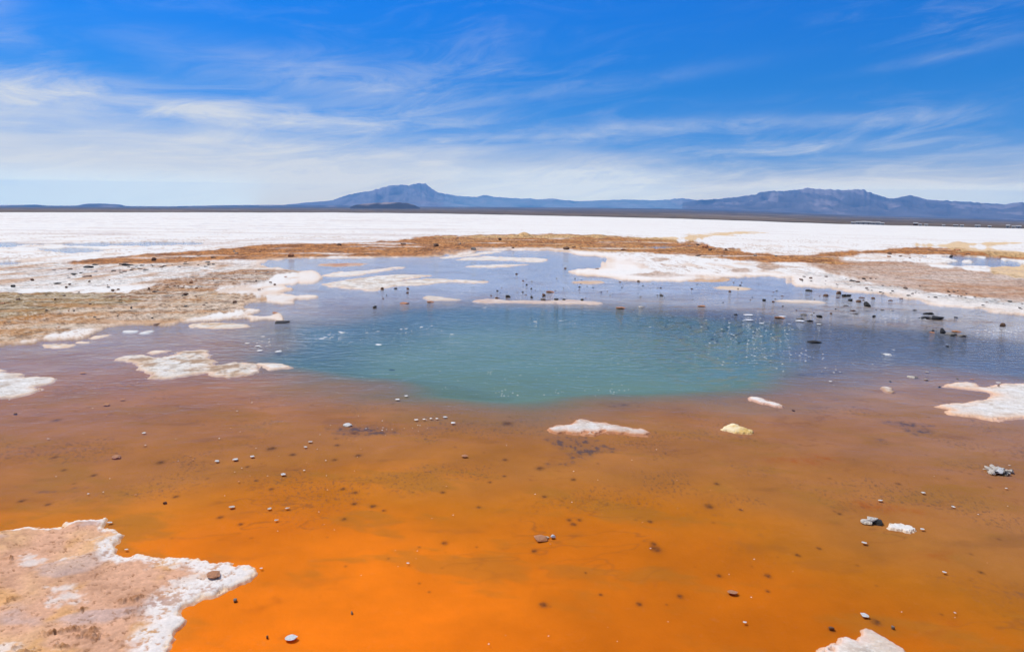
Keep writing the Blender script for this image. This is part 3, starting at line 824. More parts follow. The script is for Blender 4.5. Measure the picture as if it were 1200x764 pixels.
G_IS, G_BAR = 'salt crust islands in the shallow water', 'thin salt bars in the far shallows'
BANK = [(-300, 640), (-100, 628), (0, 620.5), (21, 616.7), (43, 616.7), (45, 619), (64, 617.6), (77, 611), (101, 609), (115, 610), (124, 606), (125, 609.5), (120, 614), (133, 621.5), (139, 626), (135, 631),
        (133, 642), (143, 650), (152, 651), (163, 647), (181, 653), (203, 654.5), (221, 653), (248, 659), (271, 658), (272, 663), (288, 664), (297, 672), (283, 682), (259, 693), (248, 698), (235, 698),
        (224, 705), (213, 707), (204, 718), (211, 725), (205, 733), (195, 742.5), (199, 753), (200, 764), (206, 800), (190, 900), (100, 1000), (-400, 1000), (-700, 760)]
island(BANK, 'salt_crust', 'large pinkish tan salt crust with ragged white rim in the near corner', 'salt crust', G_IS, st_bank, 0.035, 0.9, 1.15, 2, 0.03)
island([(140, 420), (150, 416.6), (163, 416.6), (172, 418), (196, 417), (208, 412), (224, 411), (242, 411.4), (243, 417), (250, 423), (248, 426), (240, 429.5), (248, 429.5), (274, 426), (296, 426), (306, 431), (296, 438), (280, 441),
        (260, 440.6), (244, 437), (228, 438), (208, 441), (178, 443), (182, 438), (167, 434), (164, 430), (158, 426)],
       'salt_island', 'cream two lobed salt island with brown patches, left of the turquoise pool', 'salt island', G_IS, st_white(0.45, 0, 0.75), 0.055, 0.7, 1.6, 2)
island([(302, 426), (314, 425.6), (328, 426), (336, 429), (332, 431), (318, 432.6), (308, 429)], 'salt_island',
       'small white pointed salt tongue touching the turquoise pool beside the two lobed island', 'salt island', G_IS, st_white(0.2), 0.03, 0.5, 1.6, 2)
island([(-90, 440), (0, 437), (16, 436.5), (25, 437), (26, 440.5), (35, 441.5), (60, 441.5), (64.5, 444), (62, 448), (45, 452), (40, 453.5), (48, 455), (47, 457), (35, 460.5), (15, 465), (0, 466), (-90, 472)],
       'salt_island', 'grey speckled white salt island cut off by the left picture edge', 'salt island', G_IS, st_white(0.2, 0.6, 0.2), 0.04, 0.6, 1.5, 2)
island([(1106, 452.6), (1117, 449), (1128, 448.5), (1143, 449), (1147, 453), (1159, 453), (1169, 450), (1183, 449), (1200, 449), (1310, 444), (1330, 480), (1290, 500), (1200, 489), (1183, 490.6), (1169, 492.4), (1156, 490.6), (1143, 488),
        (1125, 485.6), (1114, 484), (1114, 479.6), (1105, 476), (1110, 474), (1126, 473.5), (1137, 472), (1156, 468.6), (1167, 465), (1163, 461), (1147, 457.6), (1134, 455.7), (1119, 454)],
       'salt_island', 'hook shaped white salt island with a pale orange rim at the right edge', 'salt island', G_IS, st_white(0.1, 0.3, 0, (0.74, 0.44, 0.26), 0.007), 0.045, 0.45, 1.5, 2)
island([(647, 502), (662, 499), (670, 497.5), (672, 492), (682, 490.5), (691, 494.5), (712, 496), (730, 499), (740, 501), (756, 506), (745, 509), (730, 506), (707, 506), (700, 509), (680, 507), (665, 504), (652, 504)],
       'salt_island', 'narrow white salt islet ringed with orange just in front of the turquoise pool', 'salt island', G_IS, st_white(0.15, 0.35, 0.2, (0.55, 0.20, 0.05), 0.007), 0.05, 0.9, 2.0, 2)
island([(963, 760), (970, 756), (981, 749.5), (992, 747), (1005, 750.6), (1014, 745), (1017.5, 740), (1031, 744), (1040, 749.5), (1047, 755), (1056, 762), (1070, 790), (1040, 830), (985, 830), (958, 790)],
       'salt_crust', 'white and salmon salt crust cut by the bottom picture edge', 'salt crust', G_IS, st_white(0.5, 0.35, 0, (0.72, 0.50, 0.40), 0.008), 0.035, 0.9, 1.5, 2)
island([(1040, 617), (1047, 613.5), (1056, 613.5), (1072, 618.5), (1070, 621), (1058, 621.4), (1049, 619.6)], 'salt_slab',
       'small bright white oval salt slab next to the two toned stone in orange water', 'salt slab', G_IS, st_white(0.0, 0.2, 0, (0.8, 0.7, 0.6), 0.002), 0.022, 0.5, 2.5, 2, 0.01)
island([(846, 502.5), (853, 499), (860, 496), (870, 501), (882, 504), (882, 507), (870, 507.5), (852, 504)], 'salt_slab',
       'pale yellow tilted salt slab right of the narrow white islet', 'salt slab', G_IS,
       lambda x, y, s, r, n1, n2, n3: (mixc(base_c(x, (0.80, 0.66, 0.42)), (0.62, 0.36, 0.05), sstep(n1, 0.0, 0.3) * 0.8), np.full(len(x), 0.1), 0.02 * sstep(s, 0, 0.08)), 0.05, 0.4, 2.5, 2, 0.01)
island([(874, 467), (881, 464), (897, 467.5), (917, 475.5), (910, 475.5), (892, 472), (880, 469)], 'salt_slab',
       'long thin white salt sliver with a pink tip at the front right of the pool', 'salt slab', G_IS, st_white(0.25, 0.1, 0, (0.65, 0.36, 0.25), 0.003), 0.06, 0.5, 2.5, 2, 0.01)
island([(1032, 455), (1036, 452.5), (1047, 455), (1049, 459), (1040, 460)], 'salt_slab',
       'pinkish salt slab with a dark foot between pool and hook shaped island', 'salt slab', G_IS, st_white(0.9, 0, 0.4, (0.4, 0.2, 0.1), 0.004), 0.08, 0.5, 3, 2, 0.01)
island([(224, 381), (237, 378.5), (262, 379), (289, 381), (279, 384), (250, 384.4), (226, 384)], 'salt_bar', 'tan topped cream salt bar lying just off the left shore', 'salt bar', G_BAR, st_white(0.9, 0, 0.3), 0.05, 0.4, 2, 2)
island([(50, 405.5), (61, 403), (86, 404), (80, 407), (65, 408)], 'salt_bar', 'pale oval salt bar in front of the left shore, farthest left', 'salt bar', G_BAR, st_white(0.7), 0.03, 0.4, 2, 2)
island([(90, 401), (97, 400), (104, 401), (98, 402.3)], 'salt_bar', 'tiny salt bar between the pale oval bar and the left shore', 'salt bar', G_BAR, st_white(0.5), 0.03, 0.3, 2.5, 2)
island([(104, 396), (116, 393.6), (128, 392), (121, 395), (112, 397)], 'salt_bar', 'slim beige salt bar slanting along the left shore', 'salt bar', G_BAR, st_white(0.8), 0.03, 0.3, 2.5, 2)
island([(143, 388), (152, 387), (161, 388), (157, 389.6), (147, 389.6)], 'salt_bar', 'first of two small white salt bars off the left shore', 'salt bar', G_BAR, st_white(0.0, 0.1, 0, (.6, .6, .6)), 0.035, 0.3, 2.5, 2)
island([(163, 390), (172, 388), (182, 387), (178, 389.6), (168, 391.2)], 'salt_bar', 'second slanted white salt bar off the left shore', 'salt bar', G_BAR, st_white(0.0, 0.1, 0, (.6, .6, .6)), 0.035, 0.3, 2.5, 2)
island([(175, 412.5), (184, 410.5), (196, 410.6), (190, 412.4), (180, 414)], 'salt_bar', 'thin pinkish salt strip behind the cream two lobed island', 'salt bar', G_BAR, st_white(0.9), 0.02, 0.3, 2.5, 2)
island([(385, 323.4), (400, 318.6), (430, 317), (460, 313), (470, 314), (440, 319), (405, 324)], 'salt_bar', 'long white salt streak slanting through the far left shallows', 'salt bar', G_BAR, st_white(0.15), 0.035, 0.4, 1.6, 2)
island([(375, 334), (400, 329), (430, 325), (462, 322), (500, 322), (508, 323), (480, 327), (472, 329), (500, 326.4), (530, 327), (570, 329.5), (555, 332), (530, 331), (490, 334), (462, 335), (440, 341), (425, 340), (400, 338)],
       'salt_bar', 'widest forked white salt bar in the far left shallows', 'salt bar', G_BAR, st_white(0.3, 0, 0.35), 0.04, 0.5, 1.6, 2)
island([(544, 312.4), (560, 310.6), (578, 310), (614, 310), (600, 312), (580, 313.5), (552, 313.5)], 'salt_bar', 'flat white salt bar in mid shallows, below the rust coloured strip', 'salt bar', G_BAR, st_white(0.2), 0.035, 0.4, 1.8, 2)
island([(540, 304.6), (568, 300.4), (590, 301), (620, 302), (644, 303), (640, 305.4), (626, 307), (604, 305.6), (560, 305)], 'salt_bar', 'white salt bar with a rounded right end nearest the rust coloured strip', 'salt bar', G_BAR, st_white(0.2), 0.04, 0.4, 1.8, 2)
island([(516, 302), (545, 298), (578, 294.6), (588, 295.5), (550, 300), (525, 303)], 'salt_bar', 'narrow white salt streak running along the rust strip', 'salt bar', G_BAR, st_white(0.1), 0.035, 0.3, 1.8, 2)
island([(368, 310.4), (392, 308.6), (431, 309), (420, 311.6), (392, 313)], 'mud_bar', 'flat reddish brown mud bar in the far left shallows', 'mud bar', G_BAR, st_flat((0.45, 0.24, 0.16), 0.9), 0.035, 0.4, 1.8, 2)
island([(496, 347.5), (508, 346.6), (520, 348), (538, 351), (524, 352), (504, 351)], 'mud_bar', 'grey beige mud bar at the upper left rim of the pool', 'mud bar', G_BAR, st_flat((0.52, 0.44, 0.36), 0.7), 0.04, 0.4, 2, 2)
island([(556, 353), (572, 349.8), (600, 352), (640, 352), (665, 351.5), (695, 353.4), (700, 356.6), (660, 355.6), (600, 355), (570, 355)], 'mud_bar', 'long low mud bar with black stones along the far rim of the pool', 'mud bar', G_BAR, st_flat((0.50, 0.36, 0.30), 0.7), 0.035, 0.6, 2, 2)
island([(670, 330.6), (685, 328.8), (706, 329.4), (710, 332), (692, 333), (676, 332.5)], 'mud_bar', 'tan mud bar beside the point of the right salt flat', 'mud bar', G_BAR, st_flat((0.52, 0.33, 0.20), 0.8), 0.04, 0.4, 2, 2)
island([(840, 337), (860, 335.6), (882, 338.5), (865, 340)], 'mud_bar', 'thin ochre mud bar under the right salt flat', 'mud bar', G_BAR, st_flat((0.55, 0.38, 0.22), 0.7), 0.035, 0.4, 2, 2)
island([(910, 352.6), (924, 351.6), (950, 352), (968, 355), (950, 354.6), (930, 353.8)], 'mud_bar', 'thin pale mud bar among the black stones at right', 'mud bar', G_BAR, st_flat((0.55, 0.45, 0.36), 0.6), 0.03, 0.5, 2, 2)
island([(800, 328), (815, 326), (840, 324), (860, 327), (845, 330), (815, 330)], 'mud_bar', 'orange brown crusted mud bar at the tip of the right flat', 'mud bar', G_BAR, st_flat((0.50, 0.27, 0.12), 0.8), 0.05, 0.6, 2, 2)
island([(0, 432.4), (-8, 431.5), (-4, 434.5), (3, 434)], 'salt_bar', 'tiny salmon coloured salt scrap above the left edge island', 'salt bar', G_BAR, st_white(1.0), 0.03, 0.2, 3, 2)

# ------------------------------------------------------------------ stones
M_ST = {'black': stone_mat('black_stone', (0.022, 0.02, 0.02), (0.13, 0.06, 0.02), line=0.2),
        'brown': stone_mat('brown_stone', (0.20, 0.10, 0.055), (0.09, 0.05, 0.03), line=0.2),
        'orange': stone_mat('orange_stone', (0.62, 0.27, 0.12), (0.35, 0.16, 0.07), line=0.25),
        'pale': stone_mat('pale_stone', (0.78, 0.69, 0.58), (0.45, 0.27, 0.15), line=0.2),
        'white': stone_mat('white_stone', (0.90, 0.87, 0.83), (0.60, 0.48, 0.38), line=0.1),
        'grey': stone_mat('grey_stone', (0.26, 0.23, 0.20), (0.06, 0.05, 0.045), line=0.35)}


def stone_mesh(seed, flat):
    import bmesh
    rs = np.random.RandomState(seed)
    bm = bmesh.new()
    bmesh.ops.create_icosphere(bm, subdivisions=4, radius=1.0)
    V = np.array([v.co[:] for v in bm.verts])
    bm.verts.ensure_lookup_table()
    F_ = np.array([[v.index for v in f.verts] for f in bm.faces])
    bm.free()
    for _ in range(11):                                     # broken faces
        n = rs.normal(size=3); n /= np.linalg.norm(n)
        dcut = rs.uniform(0.45, 0.8)
        q = V @ n
        V = V - np.outer(np.maximum(q - dcut, 0) * 0.92, n)
    rad = 1 + 0.11 * fbm(V[:, 0] * 2.1 + 5 * seed, V[:, 1] * 2.1 + V[:, 2] * 1.7, seed, 4, 0.55) + 0.05 * fbm(V[:, 0] * 6, V[:, 1] * 6 + V[:, 2] * 5, seed + 4, 3)
    V = V * rad[:, None]
    V = V / np.abs(V[:, 0]).max() * 0.5                      # one unit wide
    V[:, 2] *= flat
    V[:, 2] += V[:, 2].max() * 0.55                          # sits a little into the mud
    return V, F_


ST_MESH, ST_Z = {}, {}
for kname, mat in M_ST.items():
    for fl, flat in (('lump', 0.62), ('slab', 0.32)):
        for sd in range(3):
            V, F_ = stone_mesh(sd * 5 + (3 if fl == 'slab' else 0) + sum(map(ord, kname)) % 7, flat)
            ob = mesh_obj('stone', V, F_, mat, smooth=True)
            ST_MESH[kname, fl, sd] = ob.data
            ST_Z[ob.data.name] = (V[:, 2].min(), V[:, 2].max())
            bpy.data.objects.remove(ob)


def stone(px, py, wpx, kind, label, group=None, shape='lump', hk=1.0, name='stone', dz=0.0, cat='stone'):
    """A stone whose foot shows at the pixel's place on the ground."""
    p = gp(px, py)
    dist = math.hypot(p[0], p[1], EYE)
    o = bpy.data.objects.new(name, ST_MESH[kind, shape, random.randrange(3)])
    COL.objects.link(o)
    wd = wpx / F * dist
    o.scale = (wd, wd * random.uniform(0.7, 0.95), wd * hk * random.uniform(0.85, 1.15))
    o.rotation_euler = (random.uniform(-.12, .12), random.uniform(-.12, .12), random.uniform(0, 6.28) if shape == 'lump' else random.uniform(-0.4, 0.4))
    me = o.data
    lo, hi = ST_Z[me.name]
    h = o.scale[2]
    if dz:                                                  # lies on the dry crust
        z0 = dz - 0.2 * h * (hi - lo)
    elif kind in ('white', 'pale', 'orange') and wd < 0.07:  # a flake of salt afloat
        h *= 0.4
        z0 = -0.3 * h * (hi - lo)
    else:                                                   # stands on the bed, its head out of the water
        h = max(h, (0.016 + 0.14 * wd) / (hi - lo))
        z0 = -0.014 - 0.04 * wd
    o.scale[2] = h
    o.location = (p[0], p[1], z0 - lo * h)
    return tag(o, label, cat, group)


G1 = 'dark stones on the far rim of the pool'
for a in [
    (595.7, 348, 7, 'black', 'largest round black stone on the far rim of the pool'),
    (583, 341, 3, 'black', 'small black stone behind the largest black stone on the far rim'),
    (582, 349.5, 4, 'brown', 'small brown stone just left of the largest round black stone'),
    (605, 321.5, 3.5, 'brown', 'lone brown stone far out in the mid shallows'),
    (612.6, 342.5, 4, 'black', 'black stone right behind the largest round black stone'),
    (617, 334, 4, 'black', 'black stone in the back row, middle of the far rim'),
    (622.6, 338.6, 4, 'black', 'squat black stone right of the back row middle one'),
    (622.8, 348.7, 5, 'black', 'second largest black stone, midway along the far mud bar'),
    (637.5, 346.8, 5, 'brown', 'dark brown stone behind the flat pair on the mud bar'),
    (636, 351.6, 7, 'grey', 'flat grey stone lying on the far mud bar'),
    (652, 352, 8, 'black', 'flat wide black stone on the far mud bar, left of pair'),
    (661, 352, 6, 'black', 'flat narrow black stone on the far mud bar, right of pair'),
    (682, 351.5, 5, 'black', 'tall black stone at the right end of the far mud bar'),
    (662.3, 315, 3.6, 'brown', 'red brown stone alone beside the point of the right flat'),
    (700, 316.6, 4, 'brown', 'brown stone on the point of the right salt flat'),
    (679, 336.5, 3, 'black', 'black pebble near the tan mud bar'),
    (704.5, 342.6, 3, 'black', 'black pebble right of the tan mud bar'),
    (729, 337, 3, 'black', 'single black pebble off the right flat'),
    (775, 346.6, 5, 'grey', 'grey stone in rippled water off the right flat'),
    (774.5, 337.5, 3, 'black', 'black pebble behind the grey stone in rippled water'),
    (748, 330, 3.6, 'brown', 'dark stone at the lower edge of the right flat'),
    (439.3, 360.4, 5.5, 'black', 'greenish black stone alone at the upper left of the pool'),
    (448, 339, 4, 'brown', 'brown stone on the foot of the forked salt bar'),
    (464, 338.4, 4.5, 'black', 'black stone at the front of the forked salt bar'),
    (478, 338.6, 3.6, 'brown', 'rusty stone right of the front of the forked salt bar'),
    (453, 346, 3, 'black', 'black pebble below the forked salt bar'),
    (449, 350, 2.5, 'brown', 'brown pebble lowest below the forked salt bar'),
    (477.5, 343.6, 3, 'brown', 'brown pebble standing off the forked salt bar to the right'),
]:
    stone(*a, group=G1)
for a in [
    (645, 342.5, 11, 'orange', 'orange flat stone among the black stones on the far rim'),
    (474.5, 355.5, 12, 'orange', 'wide orange flat stone in shallow water left of the mud bar'),
    (504.5, 354, 9, 'orange', 'orange stone at the foot of the grey beige mud bar'),
    (728, 361, 13, 'orange', 'dull orange flat stone at the far right rim of the turquoise'),
    (751.5, 359.5, 9, 'pale', 'pale pink flat stone beside the dull orange one'),
    (822, 359, 9, 'orange', 'brown pink flat stone in the rippled water far right of pool'),
    (958, 291.6, 5.5, 'orange', 'bright orange lump alone on the white salt flat'),
    (1111.5, 337.3, 6, 'orange', 'bright orange stone on the pinkish right bank'),
    (914, 372.5, 12, 'orange', 'orange flat stone with white foam, left of the black cluster'),
    (1121, 388.6, 9, 'orange', 'orange stone on the dark stone line at right'),
    (1092.5, 389.5, 6, 'orange', 'small orange stone at the left end of the dark stone line'),
]:
    stone(*a, group='orange flat stones in the shallows', shape='slab', hk=0.9)
G2 = 'dark stones in the right hand shallows'
for a in [
    (907.5, 313, 5, 'black', 'left one of two black stones on the white right flat'),
    (933.5, 315.5, 5, 'black', 'right one of two black stones on the white right flat'),
    (867.5, 334.5, 3.6, 'black', 'black stone standing on the thin ochre mud bar'),
    (865, 339.5, 3.6, 'black', 'black stone in front of the thin ochre mud bar'),
    (855, 342, 3, 'brown', 'brown pebble left of the thin ochre mud bar'),
    (895.7, 352.4, 6.5, 'black', 'black angular stone alone left of the thin pale mud bar'),
    (906, 353.8, 3, 'brown', 'brown pebble next to the black angular stone'),
    (948, 341, 8, 'black', 'flat black stone first along the right shore'),
    (968, 347, 6, 'brown', 'second dark stone along the right shore'),
    (983, 344.5, 5, 'brown', 'brown stone behind the tight black trio'),
    (982, 349, 5, 'brown', 'brown flat stone left of the tight black trio'),
    (989, 347.4, 6, 'black', 'left stone of the tight black trio by the right shore'),
    (995, 347, 6.5, 'black', 'back stone of the tight black trio by the right shore'),
    (997, 352.5, 7, 'black', 'front stone of the tight black trio by the right shore'),
    (1006.5, 354, 6, 'brown', 'brown stone between the tight trio and the big black stone'),
    (1015.5, 358.5, 9, 'black', 'biggest black stone with an orange wet foot near the right shore'),
    (1010, 349, 6.5, 'brown', 'flat brown stone behind the biggest black stone'),
    (1023, 350, 4, 'brown', 'small brown stone right behind the biggest black stone'),
    (1044, 352.4, 5, 'brown', 'flat brown stone at the foot of the right bank'),
    (1057, 350, 6, 'brown', 'flat dark stone on the rim of the right bank'),
    (1065, 348, 5.5, 'black', 'black stone standing on the white rim of the right bank'),
    (1001, 331.5, 12, 'black', 'long thin black slab lying on the right bank'),
    (1095, 343.6, 5, 'black', 'dark pebble on the pinkish right bank near the orange stone'),
    (1186, 348.5, 9, 'brown', 'dark reddish flat stone on the right bank near picture edge'),
    (1042, 299, 4.5, 'brown', 'dark stone on the far rust strip at right'),
    (1115, 301, 4, 'black', 'black stone beside the far small pond'),
    (959.5, 371.5, 7, 'black', 'round black stone right of the rock cluster by the pool'),
    (949, 376, 9, 'black', 'flat black stone in front of the rock cluster by the pool'),
    (974, 367.5, 3, 'brown', 'small pebble between cluster and right shore'),
    (991.5, 358, 6, 'grey', 'flat grey stone in open shallows before the tight trio'),
    (1000, 364, 7, 'brown', 'flat brown stone in open shallows, front of the grey one'),
    (1002, 367.6, 8, 'grey', 'low grey stone in open shallows, front most of three'),
    (1024, 371.5, 5.5, 'black', 'black stone at the back of the rippled dark water'),
    (1034, 363, 5, 'grey', 'grey pebble below the biggest black stone'),
    (1045.5, 363.5, 4.5, 'pale', 'tan pebble left of the double black slab'),
    (1072, 363.5, 5, 'black', 'pointed black stone at the tip of the double black slab'),
    (1120.5, 371.7, 5.5, 'black', 'black stone alone right of the double black slab'),
    (1175, 381.8, 5, 'brown', 'dark brown stone alone near the right shore'),
    (1093.5, 387.5, 4, 'black', 'upright black stone on the dark stone line at right'),
    (1104, 389.5, 8, 'black', 'black stone in the middle of the dark stone line'),
    (1117, 393.6, 5, 'black', 'black stone at the front of the dark stone line'),
    (1110, 405.5, 4.5, 'black', 'small black two toned stone below the dark stone line'),
    (862, 368.4, 6, 'black', 'black flat stone at the rippled far right rim of pool'),
]:
    sh = 'slab' if ('flat' in a[4] or 'slab' in a[4] or 'low' in a[4]) else 'lump'
    stone(*a, group=G2, shape=sh)
for a in [
    (1084, 372.5, 14, 'black', 'left slab of the double black slab in right shallows', 0.55),
    (1099, 373.5, 13, 'black', 'right slab of the double black slab in right shallows', 0.85),
    (1088, 367.5, 12, 'black', 'slab at the back of the double black slab', 0.6),
    (938, 373.5, 9, 'grey', 'grey left block of the rock cluster by the pool', 0.9),
    (942, 369, 7, 'grey', 'grey back block of the rock cluster by the pool', 0.9),
    (951, 368.5, 5, 'pale', 'pale block of the rock cluster by the pool', 0.9),
    (1114, 391.5, 14, 'grey', 'long grey slab on the dark stone line at right', 0.8),
    (1127, 393.3, 12, 'grey', 'thin grey slab ending the dark stone line', 0.5),
    (955, 400.6, 17, 'black', 'dark slab lying in the rippled water right of the turquoise', 0.6),
    (331, 377.6, 19, 'black', 'dark flat slab at the tip of the left shore', 0.4),
    (323, 367, 8, 'orange', 'rusty slab on the tip of the left shore', 0.6),
    (185, 380.6, 9, 'brown', 'brown flat slab lying on the left shore by the water', 0.6),
    (1044, 331.5, 3, 'brown', 'small flat brown slab on the pinkish right bank', 0.6),
]:
    stone(a[0], a[1], a[2], a[3], a[4], 'slabs of rock lying about the spring', 'slab', a[5] * 1.4, cat='rock slab')
for a in [
    (1073, 442, 9, 'grey', 'grey flat stone left of the yellowish stone above the hook island'),
    (1068, 441.5, 8, 'pale', 'tan flat stone touching the grey one above the hook island'),
    (1085, 444.5, 6.5, 'pale', 'yellowish stone above the hook shaped island'),
    (1086.5, 436, 4, 'pale', 'faint tan stone behind the yellowish stone'),
    (1043, 446.5, 4.5, 'grey', 'small grey stone behind the pinkish slab'),
    (1101, 453, 5, 'black', 'black wet stone with pale top left of the hook island'),
    (1139.5, 444.3, 4.5, 'orange', 'salmon pebble behind the hook shaped island'),
    (1122, 446, 4.5, 'grey', 'grey pebble at the back rim of the hook island'),
    (1170, 450.5, 5, 'white', 'white lump on the back rim of the hook island'),
    (1170, 454, 4, 'brown', 'dark pebble on the back rim of the hook island'),
    (929.5, 480.3, 5, 'brown', 'brown pebble at the tip of the long thin sliver'),
    (1040, 415.6, 9, 'white', 'white foam lump floating in the blue water at right'),
    (408, 497.5, 12, 'white', 'white oval lump in the dull water left of the islet'),
    (276, 538, 6, 'white', 'white lump in orange water, left one of the pair'),
    (254.5, 540, 5, 'white', 'white lump in orange water, farthest left of three'),
    (296, 534.5, 5.5, 'white', 'white lump in orange water, farthest back of three'),
    (332, 555.5, 5.5, 'white', 'white lump alone in orange water below the three'),
    (363.5, 517.5, 5, 'white', 'small white lump upper one of the pair near dark stains'),
    (358, 523.5, 4, 'white', 'small white lump lower one of the pair near dark stains'),
    (522, 488.5, 6, 'white', 'white lump at the right end of the foam line'),
    (545, 534, 9, 'orange', 'rusty white crumb in open orange water below the pool'),
    (478, 659.5, 3.4, 'white', 'single white pebble in bright orange water'),
    (412.5, 716.5, 6, 'grey', 'small two toned stone in the bright orange foreground'),
    (275.5, 702, 9, 'grey', 'dark stone with pale top near the tip of the big crust'),
    (252, 677.5, 17, 'orange', 'brown flat stone on the white tip of the big crust'),
    (313, 745, 4, 'brown', 'rust pebble beside the white lump in the foreground'),
    (342, 746.5, 14, 'white', 'white crusty lump at the bottom of the orange foreground'),
    (1013, 635.5, 6, 'white', 'small white crumb below the two toned stone'),
    (1013.5, 720.5, 8, 'white', 'flat white crumb above the bottom crust'),
    (1046, 733.5, 7, 'grey', 'grey white pebble right of the bottom crust'),
    (974, 735, 8, 'brown', 'brown wet stone left above the bottom crust'),
    (1107, 670, 4.5, 'white', 'white pebble in orange water right of centre'),
    (859, 693.5, 12, 'orange', 'thin salmon flake in the foreground right of centre'),
    (873, 728.5, 4.5, 'white', 'white pebble standing in the near orange water'),
    (1032, 586, 5, 'white', 'pale pebble behind the two toned stone'),
    (1082, 577, 4, 'white', 'pale pebble in the reddish water at right'),
    (1117.5, 593.5, 4, 'white', 'pale pebble right of the white oval slab'),
    (1081, 619.8, 4, 'white', 'white crumb at the right end of the oval slab'),
    (106, 530, 0.1, 'white', ''),
    (169, 507, 4.5, 'white', 'pale pebble in the pinkish water at left'),
    (137, 535, 11, 'orange', 'thin salmon flake in the water at left'),
    (159.5, 477, 0.1, 'white', ''),
    (143.5, 468, 5, 'orange', 'orange crumb below the cream two lobed island'),
    (125, 474, 7, 'orange', 'orange crumb pair left below the cream island'),
    (18, 484.5, 5, 'brown', 'brown pebble below the left edge island'),
    (97, 437, 6, 'orange', 'faint salmon flake left of the cream island'),
    (272.5, 576, 0.1, 'white', ''),
    (272, 593.5, 7, 'pale', 'pale flat pebble in orange water above the crust tip'),
    (316, 595.5, 5, 'pale', 'pale pebble right of the flat pebble above the crust tip'),
    (337, 595, 5, 'pale', 'tan pebble farther right above the crust tip'),
    (324, 609, 5, 'pale', 'lowest pale pebble right above the crust tip'),
    (193, 588.5, 7, 'brown', 'flat rust pebble above the big crust'),
    (148, 643.5, 4, 'white', 'white pebble in the notch of the big crust'),
    (306, 665.5, 3.5, 'white', 'white grain right of the tip of the big crust'),
    (128.5, 612, 5, 'white', 'white crumb at the spike of the big crust'),
    (371, 498, 0.1, 'white', ''),
]:
    if a[4]:
        if a[3] in ('brown', 'grey', 'black'):
            a = (a[0], a[1], a[2] * 0.62, *a[3:])
        thin = any(q in a[4] for q in ('flat', 'flake', 'foam', 'oval lump'))
        on = 0.016 if 'on the white tip' in a[4] or 'back rim of the hook' in a[4] else 0.0
        stone(*a, group='single pebbles and crumbs in the orange water', shape='slab' if thin or a[3] in ('white', 'pale', 'orange') else 'lump', hk=0.75 if thin else 0.8, dz=on)

# the two toned stone: pale blocks, the shade on their right built as a black slab
two = bpy.data.objects.new('rock', None)
COL.objects.link(two)
p = gp(1021, 611)
two.location = (p[0], p[1], -0.012)
tag(two, 'two toned stone, pale blocks over a black block for shade, left of the white oval slab', 'rock')
wd = 20 / F * math.hypot(p[0], p[1], EYE)
for nm, kd, sh, loc, sc in (('foot', 'black', 'slab', (0.25, 0, -0.02), (0.75, 0.6, 0.75)), ('block', 'pale', 'slab', (-0.22, -0.02, 0.02), (0.62, 0.5, 0.6)),
                            ('block', 'pale', 'slab', (0.10, 0.12, 0.14), (0.72, 0.5, 0.7))):
    ob = bpy.data.objects.new(nm, ST_MESH[kd, sh, random.randrange(3)])
    COL.objects.link(ob)
    ob.parent = two
    ob.location = [v * wd for v in loc]
    ob.scale = [v * wd for v in sc]
# salt flake curled beside a white knob
fl = bpy.data.objects.new('salt_flake', None)
COL.objects.link(fl)
p = gp(638, 630)
fl.location = (p[0], p[1], -0.008)
tag(fl, 'peach salt flake with a white knob at its right end, middle of the orange water', 'salt flake')
wd = 26 / F * math.hypot(p[0], p[1], EYE)
for nm, kd, sh, loc, sc in (('flake', 'orange', 'slab', (-0.15, 0, -0.01), (0.62, 0.5, 0.35)), ('rim', 'pale', 'slab', (-0.02, 0.14, 0.0), (0.6, 0.25, 0.45)), ('knob', 'white', 'lump', (0.36, 0.12, 0.0), (0.26, 0.24, 0.3))):
    ob = bpy.data.objects.new(nm, ST_MESH[kd, sh, random.randrange(3)])
    COL.objects.link(ob)
    ob.parent = fl
    ob.location = [v * wd for v in loc]
    ob.scale = [v * wd for v in sc]
# crumbly heap at the right
hp = bpy.data.objects.new('crust_heap', None)
COL.objects.link(hp)
p = gp(1169, 552)
hp.location = (p[0], p[1], -0.015)
tag(hp, 'crumbly pale tan heap of broken crust near the right picture edge', 'crust heap')
wd = 34 / F * math.hypot(p[0], p[1], EYE)
for i in range(34):
    ob = bpy.data.objects.new('crumb', ST_MESH[random.choice(['pale', 'pale', 'white', 'pale', 'grey']), random.choice(['lump', 'slab']), random.randrange(3)])
    COL.objects.link(ob)
    ob.parent = hp
    a, q = random.uniform(0, 6.28), random.random() ** 0.6
    ob.location = (wd * 0.44 * q * math.cos(a), wd * 0.30 * q * math.sin(a), wd * (0.14 * (1 - q) + random.uniform(-0.02, 0.03)))
    k = wd * random.uniform(0.10, 0.24)
    ob.scale = (k, k * 0.8, k)
    ob.rotation_euler = (random.uniform(-.6, .6), random.uniform(-.6, .6), random.uniform(0, 6.28))

# small stones nothing tells apart
rnd = random.Random(11)
SHORE_W = wpoly(SHORE, 2)
inside = lambda q: sdf(np.array([q[0]]), np.array([q[1]]), SHORE_W)[0]


